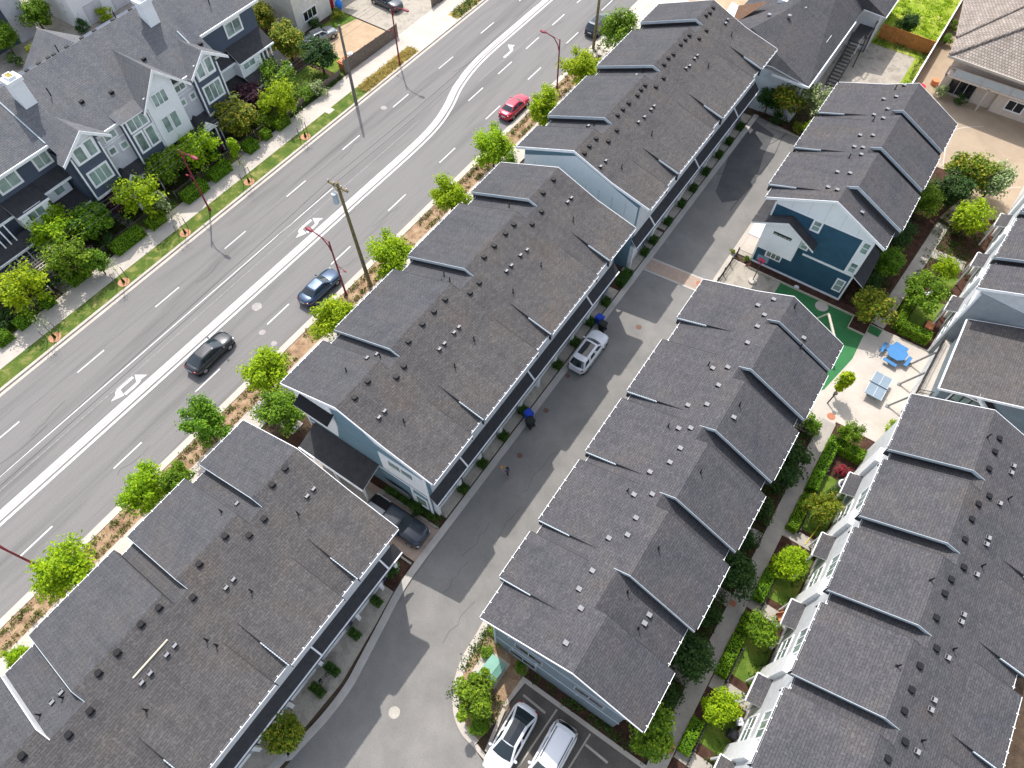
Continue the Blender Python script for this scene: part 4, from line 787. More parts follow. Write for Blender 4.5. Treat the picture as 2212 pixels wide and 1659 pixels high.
# ------------------------------------------------------------------ second navy block and cream house in the far left corner
t2=Thing('town_house_block','navy and white townhouse corner with green tinted window at the extreme top left corner','townhouse block',(-103,32,0))
b=MB(); b.box(-112,-98.8,24,36.0,0,8.5); t2.part('wall',b,'siding_navy'); b=MB(); b.box(-98.8,-98.6,33.4,36.0,0,8.5); t2.part('wall_panel',b,'siding_lilac')
window(t2,'+x',-98.8,31.9,33.2,5.0,7.2,1,2,trimw=.25); b=MB(); b.slab([(-98.3,23.5,8.4),(-98.3,36.4,8.4),(-105,36.4,12),(-105,23.5,12)],.15,0,1); b.slab([(-105,23.5,12),(-105,36.4,12),(-112.5,36.4,8.2),(-112.5,23.5,8.2)],.15,0,1); t2.part('roof',b,['shingle_roof','white_trim'])
t3=Thing('garage_block','pale garage block behind the navy townhouses, cut by the top edge','garage block',(-100,46,0))
b=MB(); b.box(-104,-94.5,39.5,60,0,6.5); t3.part('wall',b,'panel_white'); b=MB(); b.slab([(-94,39,6.4),(-94,60,6.4),(-100,60,9.2),(-100,39,9.2)],.15,0,1); t3.part('roof',b,['shingle_roof','white_trim'])
for y_ in (41,45): b=MB(); b.box(-94.5,-94.42,y_,y_+2.5,.1,2.4); t3.part('garage_door',b,'siding_lilac')
t4=Thing('cream_house','cream house with brown shingle roof behind the dirt yard, cut by the top edge','house',(-75,59,0))
b=MB(); b.box(-82,-70.2,54.6,60.8,0,6.0); b.box(-82,-71.0,60.8,72,0,3.0); t4.part('wall',b,'siding_cream')
plain('brown_roof',(.25,.15,.10),.9,.1,var=.15)
b=MB(); b.slab([(-69.6,54.0,5.9),(-69.6,58.0,7.4),(-80,58,7.4),(-80,54,5.9)][::-1],.15,0,1); b.slab([(-69.6,58.0,7.4),(-69.6,61.4,6.0),(-80,61.4,6.0),(-80,58,7.4)][::-1],.15,0,1); b.slab([(-69.2,60.9,3.2),(-69.2,64.5,3.2),(-72,64.5,4.6),(-72,60.9,4.6)],.12,0,1); t4.part('roof',b,['brown_roof','white_trim'])
window(t4,'+x',-70.2,56.8,59.1,3.6,5.0,3,frame='white_trim',glass='dark_glass'); window(t4,'+x',-70.2,56.0,58.2,1.2,2.3,3,frame='white_trim',glass='dark_glass')
b=MB(); b.box(-71.0,-70.9,61.4,62.0,.1,2.3); t4.part('door',b,'toy_red'); b=MB(); b.box(-71.0,-70.93,63.0,66,.1,2.4); t4.part('garage_door',b,'white_trim')
# ------------------------------------------------------------------ grey roofed house behind the top row (stairs, deck)
t5=Thing('grey_roof_house','large dark roofed house with skylights and a black outside stair, top edge right of centre','house',(-15,80,0))
b=MB(); b.box(-20.5,-11.0,73.9,93,0,5.2); b.box(-16,-8.4,92.4,103,0,5.2); t5.part('wall',b,'siding_white')
b=MB()
def tri(*p): b.slab(list(p),.12,0,1)
RA,RB,RC,RD=(-16.9,80.0,8.5),(-18.7,74.7,8.5),(-14.3,91.0,8.5),(-17.5,103,8.5)
tri((-10.4,73.1,5.45),(-10.4,91.0,5.45),RC,RA)
tri((-10.4,73.1,5.45),RA,RB,(-14.9,73.1,6.2))
tri((-14.9,73.1,6.2),RB,(-22.4,73.2,5.6))
tri(RB,RA,(-22.6,80.2,5.7)); tri(RB,(-22.6,80.2,5.7),(-22.4,73.2,5.6))
tri(RA,RC,RD,(-22.8,90,5.5)); tri(RA,(-22.8,90,5.5),(-22.6,80.2,5.7))
RE=(-13.0,95.2,8.5)
tri(RC,(-10.4,91.0,5.45),(-7.7,91.0,5.35),RE); tri(RE,(-7.7,91.0,5.35),(-7.7,103,5.35),(-12.2,103,8.5)); tri(RC,RE,(-12.2,103,8.5),RD)
t5.part('roof',b,['shingle_roof','white_trim'])
b=MB(); b.add([(-22.7,81.6,6.0),(-22.0,78.0,6.0),(-19.4,81.3,8.1),(-22.3,79.8,7.4)],[(0,1,3),(1,2,3),(2,0,3)],0); t5.part('turret_roof',b,'brown_roof')
b=MB(); b.slab([(-23.4,78.0,5.9),(-22.1,77.8,5.9),(-22.8,82.0,6.1),(-23.9,82.4,6.1)],.5); t5.part('parapet',b,'panel_white')
b=MB(); b.box(-10.4,-10.28,73.1,88,5.2,5.4); b.box(-14.6,-10.4,73.0,73.1,5.2,5.45); b.box(-7.68,-7.6,91,103,5.1,5.3); t5.part('gutter',b,'white_trim')
for (x,y,z,dx,dy) in ((-18.1,83.1,8.0,.55,.8),(-11.8,81.3,6.2,.3,.8)):
    b=MB(); b.box(x-dx,x+dx,y-dy,y+dy,z-.3,z+.14,0); t5.part('skylight',b,'panel_white')
for (x,y,z) in ((-18.2,78.3,8.2),(-16.2,79.2,8.3),(-15.5,82.4,7.9)): 
    b=MB(); b.disc(x,y,z,.22,.28,10); t5.part('roof_vent',b,'vent_silver')
b=MB(); b.box(-10.3,-8.4,88.3,92.4,2.9,3.05); 
for p in ((-10.2,88.4),(-8.5,88.4),(-8.5,92.2)): b.box(p[0]-.06,p[0]+.06,p[1]-.06,p[1]+.06,0,4.0)
b.box(-8.44,-8.38,88.3,92.4,3.9,4.0); t5.part('balcony',b,'metal_dark')
ts=Thing('outside_stair','black metal outside stair with open treads rising to the deck of the dark roofed house','staircase',(-9.5,87,0))
for k in range(14):
    b=MB(); f=k/13; y=82.7+f*5.6; z=.25+f*2.65; b.box(-10.0,-8.9,y,y+.26,z,z+.05); ts.part('tread',b,'metal_dark')
for x in (-10.05,-8.85):
    b=MB(); b.tube((x,82.6,.1),(x,88.4,2.95),.07,.07,4); b.tube((x,82.6,1.1),(x,88.4,3.95),.04,.04,4)
    for k in range(8): b.tube((x,82.6+k*.8,.15+k*.38),(x,82.6+k*.8,1.1+k*.385),.025,.025,4)
    ts.part('handrail',b,'metal_dark')
# ------------------------------------------------------------------ tiled house with balcony, top right
t6=Thing('tiled_house','tan house with ribbed tile hip roof and glass balcony, top right corner','house',(10,93,0))
b=MB(); b.box(1.6,30,89.6,104,0,5.2,0); t6.part('wall',b,'stucco')
b=MB(); b.slab([(.7,87.6,5.4),(32,86.2,5.4),(32,96.5,8.6),(9.0,96.5,8.6)],.18,0,1); b.slab([(.7,87.6,5.4),(9.0,96.5,8.6),(6.0,99.5,7.6),(.4,91.4,5.4)],.18,0,1); b.slab([(.4,91.4,5.4),(6.0,99.5,7.6),(5.5,108,7.6),(-1.6,99.5,5.3),(-1.4,108,5.3)][:3]+[(-1.6,104,5.2)],.18,0,1)
b.slab([(9.0,96.5,8.6),(32,96.5,8.6),(32,110,5.2),(-1.6,110,5.2),(-1.6,104,5.2),(6.0,99.5,7.6)],.18,0,1); t6.part('roof',b,['tile_roof','stucco'])
b=MB(); b.tube((.7,87.6,5.5),(9.0,96.5,8.7),.16,.16,6); b.tube((.4,91.4,5.5),(6.0,99.5,7.7),.16,.16,6); b.tube((9,96.5,8.7),(32,96.5,8.7),.16,.16,6); t6.part('ridge_tiles',b,'tile_roof')
b=MB(); b.box(.6,32,87.42,87.55,5.05,5.4) if False else b.slab([(.6,87.5,5.42),(32,86.05,5.42),(32,86.18,5.42),(.6,87.63,5.42)],.26); t6.part('gutter',b,'pale_concrete')
b=MB(); b.box(1.4,30,88.3,89.6,2.7,2.95); t6.part('balcony_floor',b,'stucco')
for x in (2.2,5.4,8.6,11.8,15): 
    b=MB(); b.box(x,x+3.1,88.3,88.36,2.98,3.85); t6.part('balcony_glass',b,'pale_trim')
b=MB(); b.box(1.4,30,88.26,88.4,3.85,3.93)
for x in (1.4,5.35,8.55,11.75,14.95): b.box(x-.05,x+.05,88.24,88.4,2.9,3.9)
b.box(1.45,1.6,88.3,88.45,0,5.2); b.box(6.3,6.5,88.3,88.5,0,2.8); t6.part('balcony_rail',b,'pale_concrete')
window(t6,'-y',89.6,2.4,5.2,.3,2.3,3,frame='pale_concrete',glass='dark_glass'); window(t6,'-y',89.2,9.0,10.7,.9,2.0,2,frame='white_trim',glass='dark_glass'); window(t6,'-y',89.2,12.3,14.0,.9,2.0,2,frame='white_trim',glass='dark_glass'); window(t6,'-y',89.6,10.5,13.5,3.2,5.0,2,frame='stucco',glass='dark_glass')
b=MB(); b.box(7.6,30,89.2,89.55,0,2.68); t6.part('wall_panel',b,'stucco')
# ------------------------------------------------------------------ vegetation
def leafquad(mb,p,n,s,rnd,m=0):
    n=n.normalized(); a=n.orthogonal().normalized(); a.rotate(Matrix.Rotation(rnd.uniform(0,6.28),3,n)); b=n.cross(a); L=s*rnd.uniform(.7,1.3); Wd=L*rnd.uniform(.45,.7)
    up=n*L*.15
    mb.add([p-a*L*.5,p-b*Wd*.5+up,p+a*L*.5,p+b*Wd*.5+up],[(0,1,2,3)],m)
def crown(seed,rx,rz,ncl,nl,ls,cr=.34,spiky=0,hollow=.35,cone=0):
    rnd=random.Random(seed); mb=MB(); C=[]; ph=[rnd.uniform(0,6.28) for _ in range(4)]
    lob=lambda v:.80+.17*math.sin(2*math.atan2(v.y,v.x)+ph[0])+.13*math.sin(3*math.atan2(v.y,v.x)+ph[1]+v.z)+.10*math.sin(5*v.z+ph[2])
    for i in range(ncl):
        while True:
            v=Vector((rnd.uniform(-1,1),rnd.uniform(-1,1),rnd.uniform(-.9,1)))
            if hollow<v.length<1: break
        if cone: v.x*=(1-.75*(v.z+1)/2); v.y*=(1-.75*(v.z+1)/2)
        k=(1-cr*.75)*(lob(v)+.12); c=Vector((v.x*rx*k,v.y*rx*k,v.z*rz*k)); r=rx*cr*rnd.uniform(.6,1.25); C.append((c,r,v))
    per=nl//ncl
    for c,r,v in C:
        out=Vector((v.x,v.y,v.z+.5)).normalized()
        for j in range(per):
            d=Vector((rnd.gauss(0,1),rnd.gauss(0,1),rnd.gauss(0,1))).normalized()
            q=c+Vector((d.x*r,d.y*r,d.z*r*.8))*(rnd.random()**.45)
            if spiky: q+=out*rnd.random()**2*r*spiky
            leafquad(mb,q,d*.7+Vector((0,0,.9))+Vector((rnd.uniform(-.6,.6),rnd.uniform(-.6,.6),rnd.uniform(-.3,.3))),ls,rnd)
    return mb,C
def tree_proto(name,seed,rx,rz,zc,ncl,nl,ls,tr=.09,**k):
    rnd=random.Random(seed+7); mb,C=crown(seed,rx,rz,ncl,nl,ls,**k)
    root=bpy.data.objects.new(name,None); root.empty_display_size=.3
    cb=MB(); cb.v=[(v[0],v[1],v[2]+zc) for v in mb.v]; cb.f=mb.f; cb.m=mb.m
    co=bpy.data.objects.new('crown',mesh('crown',cb,'leaf_green')); co.parent=root; col.objects.link(co)
    tb=MB(); top=zc-rz*.25; bend=(rnd.uniform(-.1,.1),rnd.uniform(-.1,.1))
    tb.tube((0,0,-.05),(bend[0]*.5,bend[1]*.5,top*.5),tr*1.25,tr,8); tb.tube((bend[0]*.5,bend[1]*.5,top*.5),(bend[0],bend[1],top),tr,tr*.75,8); tb.tube((bend[0],bend[1],top),(bend[0]*1.5,bend[1]*1.5,zc+rz*.6),tr*.7,tr*.2,6)
    for c,r,v in C[:14]: tb.tube((bend[0],bend[1],top*rnd.uniform(.75,1.0)),(c.x,c.y,c.z+zc),tr*.42,tr*.12,5)
    to=bpy.data.objects.new('trunk',mesh('trunk',tb,'bark')); to.parent=root; col.objects.link(to)
    return root
protos={
 'street':[tree_proto('street_tree',s,2.25,2.1,3.3,40,5200,.27,cr=.34,spiky=.8) for s in (1,2,3)],
 'maple':[tree_proto('maple_tree',s,2.15,1.5,2.9,30,4000,.25,cr=.27,spiky=1.5) for s in (11,12)],
 'round':[tree_proto('garden_tree',s,2.0,1.9,2.5,40,4200,.24,cr=.36,spiky=.2) for s in (21,22)],
 'narrow':[tree_proto('narrow_tree',31,.85,2.0,2.4,16,1300,.24,tr=.06,cr=.5,cone=1)],
 'bubbly':[tree_proto('bushy_tree',41,2.0,1.6,2.4,30,5600,.20,cr=.27,hollow=.6)],
 'shrub':[tree_proto('shrub',s,1.0,.75,.75,16,1100,.17,tr=.03,cr=.4,spiky=.4) for s in (51,52)],
}
used=set()
def tree(kind,x,y,r,mat,label,group,name=None,h=1.0,rot=None,z=0.08,cat=None):
    L=protos[kind]; rnd=random.Random(int(x*37+y*91)); p=L[rnd.randrange(len(L))]
    base={'street':2.0,'maple':2.0,'round':2.0,'narrow':.85,'bubbly':2.0,'shrub':1.0}[kind]; s=r/base; sz=(s**.6 if kind!='shrub' else s)*h
    t=dup(p,(x,y,z),rnd.uniform(0,6.28) if rot is None else rot,label,scale=(s,s,sz),mats={'crown':mat})
    t.name=name or {'street':'street_tree','maple':'maple_tree','round':'garden_tree','narrow':'narrow_tree','bubbly':'bushy_tree','shrub':'shrub'}[kind]
    t['category']=cat or ('shrub' if kind=='shrub' else 'tree'); t['group']=group
    return t
G1='street trees along the planting strip'
def P0(x,y,z): # ground point below a crown seen at (x,y) if drawn at height z
    return x,y
ST=[(-34.8,-6.3,1.9,'leaf_lime','lime street tree beside the cropped street lamp at the left edge'),
(-32.9,-12.3,.9,'leaf_lime','small bright street tree cut by the bottom left edge beside the pale kerb'),
(-35.0,1.0,1.7,'leaf_lime','yellow-green street tree touching the eaves of the lower left row'),
(-33.8,3.1,1.25,'leaf_green','mid green small tree against the yellow-green one at the lower left row'),
(-35.4,7.4,1.8,'leaf_green','spreading darker green street tree at the far corner of the lower left row'),
(-34.6,13.8,1.9,'leaf_lime','bright lime street tree at the brick corner of the middle row'),
(-31.4,12.0,1.7,'leaf_green','dark leafed tree filling the gap between the two roadside rows by the white pavement'),
(-34.0,21.4,1.85,'leaf_lime','rounded lime street tree next to the blue car and red lamp'),
(-34.5,30.3,2.0,'leaf_lime','lime street tree just above the wooden utility pole foot'),
(-34.1,39.3,1.85,'leaf_lime','street tree near the far end of the middle roadside row'),
(-35.0,48.1,2.1,'leaf_lime','large street tree at the gable of the top roadside row'),
(-32.3,47.2,1.2,'leaf_green','small shaded tree tucked against the white gable of the top row'),
(-34.1,57.0,1.9,'leaf_lime','tall lime street tree just right of the red car'),
(-34.3,65.0,2.1,'leaf_lime','lime street tree behind the red lamp near the top'),
(-34.4,73.7,2.3,'leaf_green','street tree beside the black parked car at the top')]
for x,y,r,m,l in ST: tree('street',x,y,r,m,l,G1)
G2='garden trees in front of the navy townhouses'
GT=[('maple',-63.4,14.0,2.0,'leaf_lime','lime maple with open crown below the left end porch'),
('round',-62.2,17.2,2.0,'leaf_green','dense round green tree, left one of the two clipped looking garden trees'),
('maple',-60.9,22.0,2.1,'leaf_lime','lime maple between two long hedges left of the red lamp'),
('round',-62.1,26.6,2.0,'leaf_green','round dark green tree between the two small porch gables'),
('maple',-61.1,30.0,2.0,'leaf_lime','lime maple directly behind the tall red street lamp'),
('round',-63.0,20.7,1.4,'leaf_purple','dark purple plum tree at the foot of the left navy bay'),
('round',-61.9,36.5,2.4,'leaf_yellow','yellow tinted green tree beside the right porch gable'),
('round',-63.5,39.9,1.8,'leaf_purple','purple plum tree under the right end of the navy block'),
('maple',-60.1,41.2,1.8,'leaf_lime','bright lime maple next to the purple plum on the right'),
('maple',-63.0,44.2,1.9,'leaf_green','green tree at the right end corner of the navy block'),
('round',-67.2,50.2,2.4,'leaf_yellow','yellow-green tree between the navy block and the cream house'),
('round',-62.1,50.4,2.1,'leaf_dark','dark green tree left of the grey utility pole'),
('round',-73.8,52.4,1.9,'leaf_yellow','yellow-green tree behind the end of the navy block at the top'),
('maple',-60.2,7.6,2.1,'leaf_lime','spreading lime tree beside the lilac shrubs at the left edge'),
('maple',-59.9,12.6,1.9,'leaf_green','green tree overhanging the pavement above the leaning wooden pole'),
('shrub',-59.9,47.0,1.1,'leaf_pale','cream flowering bush under the wires by the wooden fence'),
('round',-58.3,14.2,1.2,'leaf_green','small green tree by the long left hedge next to the pavement'),
('shrub',-63.3,8.2,1.1,'flower_lilac','lilac flowering shrub at the left edge'),
('shrub',-61.8,10.0,1.2,'leaf_dark','dark bluish shrub beside the tan garden path'),
('shrub',-61.6,14.9,.7,'flower_lilac','small pink-purple shrub left of the round green tree'),
('narrow',-58.9,33.0,.75,'leaf_lime','narrow upright young tree at the pavement edge, middle one'),
('narrow',-58.8,23.1,.8,'leaf_pale','narrow pale upright tree at the pavement edge beside the long hedge'),
('narrow',-59.3,42.2,.8,'leaf_lime','narrow lime tree leaning over the low wooden fence'),
('shrub',-60.3,45.4,1.0,'leaf_green','green bush behind the brown board fence end'),
('shrub',-61.4,31.9,.9,'leaf_dark','dark shrub beside the middle garden path'),('shrub',-62.5,33.4,1.0,'leaf_purple','purple shrub near the right porch posts'),
('shrub',-60.9,39.0,1.1,'leaf_green','green shrub between the yellow tinted tree and the plum'),('shrub',-60.6,17.0,.9,'leaf_dark','dark shrub at the foot of the round tree'),
('shrub',-60.9,5.0,1.1,'leaf_dark','dark bush at the far left pavement edge'),('shrub',-66.0,45.6,1.2,'leaf_green','green shrub against the white right end wall'),
('shrub',-69.4,56.9,.9,'leaf_dark','dark foundation bush under the cream house windows'),('shrub',-68.6,60.2,.8,'leaf_yellow','low flower bush by the cream house wall'),
('round',-98.0,36.5,2.1,'leaf_green','green courtyard tree in the top left corner'),('round',-97.0,31.2,1.8,'leaf_green','green tree at the left edge behind the navy block'),
('shrub',-94.1,32.8,1.2,'leaf_yellow','golden leafed small tree behind the navy block roof'),('round',-96.1,40.6,1.3,'leaf_green','small green tree by the pale garage block'),
('shrub',-93.6,42.9,1.0,'leaf_lime','yellow bush at the top edge by the garage block'),('shrub',-93.8,39.4,1.0,'leaf_dark','dark bush below the garage block door'),('shrub',-94.9,30.2,1.0,'leaf_dark','dark bush beside the roof end at the left edge')]
for k,x,y,r,m,l in GT: tree(k,x,y,r*1.13,m,l,G2 if x>-70 else 'plants behind the navy townhouses')
G3='plants along the path between the right rows'
RT=[('round',8.7,12.1,1.45,'leaf_lime','bright rounded tree in the lowest small garden by the white bay'),
('round',9.0,18.4,1.35,'leaf_green','green tree in the second garden from the bottom beside patio chairs'),
('round',8.8,24.0,1.5,'leaf_lime','rounded light green tree in the middle garden'),
('maple',9.1,29.3,1.25,'leaf_yellow','feathery yellow-green tree below the lawn with the yellow hose'),
('maple',8.7,37.0,.95,'leaf_green','thin young tree at the lower edge of the pale patio'),
('narrow',6.5,41.3,.9,'leaf_lime','leaning lime young tree beside the ping-pong table'),
('maple',9.3,54.2,1.9,'leaf_green','green tree over the garden hedge above the picnic table'),
('round',10.2,59.4,1.3,'leaf_lime','lime tree in the garden of the far right row'),
('round',10.4,67.0,2.2,'leaf_lime','big lime shrub tree at the upper end of the path'),
('round',5.9,50.3,2.1,'leaf_yellow','yellow tinted round tree at the corner of the blue building'),
('round',5.3,13.8,1.95,'leaf_dark','large dark green tree beside the lower end of the path, by the row eaves'),
('round',5.7,20.7,1.85,'leaf_dark','dark green tree jutting over the path next to the red cover'),
('round',5.5,8.2,2.0,'leaf_green','green tree at the bottom corner of the middle row'),
('shrub',5.9,32.9,1.6,'leaf_dark','long dark shrub mass below the stepped eaves on the path'),('shrub',5.8,30.8,1.4,'leaf_dark','dark shrub on the path edge just below the long one'),
('shrub',5.9,36.9,1.1,'leaf_green','square green shrub at the patio corner'),('shrub',5.6,27.2,1.1,'leaf_dark','dark shrub by the fourth doorway from the patio'),
('shrub',5.4,24.3,1.0,'leaf_dark','dark shrub between two doorway paths'),('shrub',5.5,17.6,1.1,'leaf_dark','dark shrub right below the red cover'),('shrub',5.5,11.2,1.1,'leaf_dark','dark shrub below the big dark tree'),
('round',5.2,56.8,1.7,'leaf_green','green tree beside the eaves of the blue building row'),('round',5.0,61.0,1.8,'leaf_dark','dark green tree further up beside the blue building row'),
('round',5.6,66.8,2.0,'leaf_green','green tree at the upper corner of the blue building row'),('round',5.0,54.0,1.0,'leaf_dark','dark small tree by the side roof of the blue building'),
('round',8.2,73.2,2.7,'leaf_yellow','orange tipped green tree at the edge of the tan court'),('round',10.9,73.6,2.2,'leaf_pale','pale olive tree at the tan court by the right row'),
('round',7.4,70.0,2.2,'leaf_dark','dark tree between the orange tipped tree and the path end'),('shrub',9.9,31.9,.8,'leaf_dark','dark bush by the grey heat pump'),
('shrub',9.6,34.4,.7,'toy_shrub','red flowering bush beside the heat pump'),
('round',-14.6,76.4,2.6,'leaf_green','green tree at the far end of the top roadside row'),('round',-11.8,74.6,2.7,'leaf_yellow','bright yellow-green tree at the head of the lane'),
('round',-14.0,73.7,1.6,'leaf_dark','dark tree in the shaded bed at the head of the lane'),('maple',-8.9,74.9,1.9,'leaf_pale','olive tree between the lane head and the blue building row'),
('shrub',-12.2,71.9+1,.9,'leaf_dark','low dark bush at the lane end kerb'),('shrub',-9.6,72.9,.8,'leaf_yellow','low yellow-green bush at the lane end kerb'),('maple',-8.0,71.5,.9,'leaf_lime','lime sprig of a tree at the eave corner by the lane head'),
('round',-5.6,97.6,1.5,'leaf_dark','dark conifer like tree on the bright lawn by the black roofed house'),
('shrub',-.4,103,.9,'leaf_green','green bush beside the alley wall, upper one'),('shrub',-.5,99.4,.9,'leaf_green','green bush beside the alley wall, lower one'),
('shrub',2.0,88.6,.9,'leaf_pale','pale green potted bush at the corner of the tiled house'),('shrub',4.4,88.3,.8,'leaf_dark','dark potted plants under the balcony of the tiled house'),
('bubbly',-5.35,3.2,1.95,'leaf_green','large bubbly clumped green tree at the turning beside the white cars'),
('shrub',-6.5,6.4,.55,'leaf_green','small green bush between the bubbly tree and the transformer box'),
('shrub',-4.2,2.2,.8,'leaf_green','green bush under the bubbly tree by the white car'),
('round',-14.6,-5.4,1.6,'leaf_yellow','olive green tree at the lane edge beside the lower left row'),
('shrub',-6.9,8.0,.55,'leaf_green','green bush above the transformer box at the row corner'),('shrub',-6.2,7.6,.6,'leaf_yellow','yellow-green bush at the white corner board'),('shrub',-3.9,6.9,.55,'leaf_green','rounded bush near the parking court corner'),
('shrub',-8.0,51.6,.35,'leaf_yellow','small yellow-green planter bush outside the white gabled bay'),('shrub',-6.4,50.2+1.3,.35,'leaf_green','small square bush at the fence by the white gabled bay'),
('shrub',-4.6,40.4,.4,'leaf_lime','lime sprig showing behind the far end of the middle row'),
('shrub',11.9,40.6,.9,'leaf_lime','lime bush below the deck railing'),
('narrow',-17.9,44.2-1.3,.8,'leaf_lime','lime sapling in the narrow gap below the white gable')]
leaf('toy_shrub',[(0,(.03,.10,.02)),(.45,(.25,.01,.04)),(1,(.50,.02,.07))],.2)
for k,x,y,r,m,l in RT: tree(k,x,y,r,m,l,G3 if (4<x<13 and y<75) else 'bushes and trees around the lane',z=.1)
# shaded bed at the dark pickup
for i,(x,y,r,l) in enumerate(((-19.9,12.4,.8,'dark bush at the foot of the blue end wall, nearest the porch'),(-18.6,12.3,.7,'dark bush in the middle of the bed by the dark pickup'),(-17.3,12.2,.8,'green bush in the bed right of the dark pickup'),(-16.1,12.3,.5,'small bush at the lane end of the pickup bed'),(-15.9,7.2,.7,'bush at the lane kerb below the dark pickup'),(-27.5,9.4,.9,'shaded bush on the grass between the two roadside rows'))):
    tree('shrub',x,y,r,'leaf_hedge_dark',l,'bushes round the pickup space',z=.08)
for r_ in protos.values():
    for o in r_:
        for ch in list(o.children): bpy.data.objects.remove(ch)
        bpy.data.objects.remove(o)
# clipped hedges
def hedge_mb(lx,ly,h,seed,ls=.13,dens=170,rnd_top=.0):
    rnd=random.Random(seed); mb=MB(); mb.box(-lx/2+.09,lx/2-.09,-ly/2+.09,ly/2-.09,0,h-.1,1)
    A=[(lx*ly,'t'),(lx*h,'y-'),(lx*h,'y+'),(ly*h,'x-'),(ly*h,'x+')]
    for a,f in A:
        for i in range(int(a*dens)):
            u=rnd.uniform(-.5,.5); v=rnd.uniform(-.5,.5); j=rnd.gauss(0,.035)
            if f=='t': p=Vector((u*lx,v*ly,h+j-.12*(max(abs(u),abs(v))*2)**4)); n=Vector((0,0,1))
            elif f[0]=='y': s=1 if f[1]=='+' else -1; z=(v+.5)*h; p=Vector((u*lx,s*(ly/2+j-.05),z)); n=Vector((0,s,.3))
            else: s=1 if f[1]=='+' else -1; z=(v+.5)*h; p=Vector((s*(lx/2+j-.05),u*ly,z)); n=Vector((s,0,.3))
            leafquad(mb,p,n+Vector((rnd.uniform(-.7,.7),rnd.uniform(-.7,.7),rnd.uniform(-.3,.7))),ls,rnd)
    return mb
def hedge(x,y,lx,ly,h,mat,label,group,rot=0,seed=1,z=.08,name='hedge'):
    ob=bpy.data.objects.new(name,mesh(name,hedge_mb(lx,ly,h,seed+int(abs(x*13+y*7))),[mat,'leaf_core'])); col.objects.link(ob); ob.location=(x,y,z); ob.rotation_euler=(0,0,rot)
    ob['label']=label; ob['category']='hedge'; ob['group']=group; return ob
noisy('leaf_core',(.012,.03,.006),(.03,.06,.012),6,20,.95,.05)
HG='clipped hedges beside the pavement'
for x,y,lx,ly,h,l in ((-59.2-.3,18.2,1.2,3.6,1.1,'longest clipped hedge beside the pavement, below the round green tree'),(-59.3,21.7,1.1,2.0,1.0,'short clipped hedge just above the longest one'),(-59.2,26.9,1.2,3.0,1.1,'clipped hedge left of the red lamp post foot'),(-59.3,30.6,1.2,2.6,1.1,'clipped hedge just right of the red lamp post'),(-59.5,35.4,1.3,1.5,1.1,'rounded hedge block next to the garden gate path'),(-59.5,37.8,1.0,1.1,1.0,'small rounded hedge right of the gate path'),(-59.5,40.3,1.2,2.0,1.1,'bright hedge at the foot of the narrow lime tree'),(-59.5,6.1,1.0,1.8,1.0,'hedge by the picket gate at the left edge'),(-59.6,8.7,1.0,1.2,1.0,'small hedge beside the tan garden path'),(-59.4,3.7,1.1,1.5,1.0,'leftmost bright hedge at the pavement'),(-59.8,12.4,1.1,2.2,1.0,'hedge under the overhanging green tree')):
    hedge(x,y,lx,ly,h,'leaf_hedge',l,HG)
HG2='clipped hedges on the garden side of the path'
for x,y,lx,ly,h,l in ((8.0,15.9,.8,3.2,1.0,'path hedge in the second lowest garden'),(8.0,18.6,.7,1.6,.9,'path hedge just below the red cover doorway'),(8.05,22.0,.8,2.8,1.0,'path hedge beside the middle garden tree'),(8.1,34.0,.85,5.6,1.1,'longest bright path hedge below the patio'),(8.0,9.7,.8,2.4,1.0,'lowest visible path hedge near the bottom edge'),(8.05,28.9,.8,3.4,1.0,'path hedge below the lawn with the hose'),(9.5,36.3,2.2,1.0,1.2,'hedge across the garden top at the patio edge'),(8.7,53.6,.8,4.6,1.1,'hedge on the garden corner above the patio'),(10.3,51.5,2.6,.9,1.2,'hedge along the patio above the picnic table'),(8.9,58.0,.7,2.6,1.0,'short hedge further up the curved path')):
    hedge(x,y,lx,ly,h,'leaf_hedge',l,HG2)
HG3='small box hedges between the garage drives'
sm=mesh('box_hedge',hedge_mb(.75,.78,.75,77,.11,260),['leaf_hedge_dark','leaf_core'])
wh=['nearest the pickup end of the middle row','second from the pickup end of the middle row','third from the pickup end of the middle row','just beside the blue bin of the middle row','opposite the white car tail','just ahead of the white car','beside the upper blue bin','nearest the brick crossing']
ys=[15.6,18.3,21.4,24.4,30.1,33.1,35.9,38.8]
for y,l in zip(ys,wh):
    o=bpy.data.objects.new('box_hedge',sm); col.objects.link(o); o.location=(-15.35,y,.07); o['label']='small square box hedge '+l; o['category']='hedge'; o['group']=HG3
for y,l in zip([46.5,48.4,51.6,54.7,57.5,60.6,63.9,66.6,69.6],['above the brick crossing','second above the brick crossing','first beside the top row garages','second beside the top row garages','third beside the top row garages','fourth beside the top row garages','fifth beside the top row garages','second from the lane head','nearest the lane head']):
    o=bpy.data.objects.new('box_hedge',sm); col.objects.link(o); o.location=(-15.3,y,.07); o['label']='small square box hedge '+l; o['category']='hedge'; o['group']=HG3
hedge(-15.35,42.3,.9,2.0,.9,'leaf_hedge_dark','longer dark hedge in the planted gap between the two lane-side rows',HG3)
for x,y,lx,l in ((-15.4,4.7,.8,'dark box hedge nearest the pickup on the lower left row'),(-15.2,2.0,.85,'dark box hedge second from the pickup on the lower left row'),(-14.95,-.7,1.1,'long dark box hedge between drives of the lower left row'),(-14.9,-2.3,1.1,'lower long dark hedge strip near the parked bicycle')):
    hedge(x,y,lx,.6,.8,'leaf_hedge_dark',l,HG3)
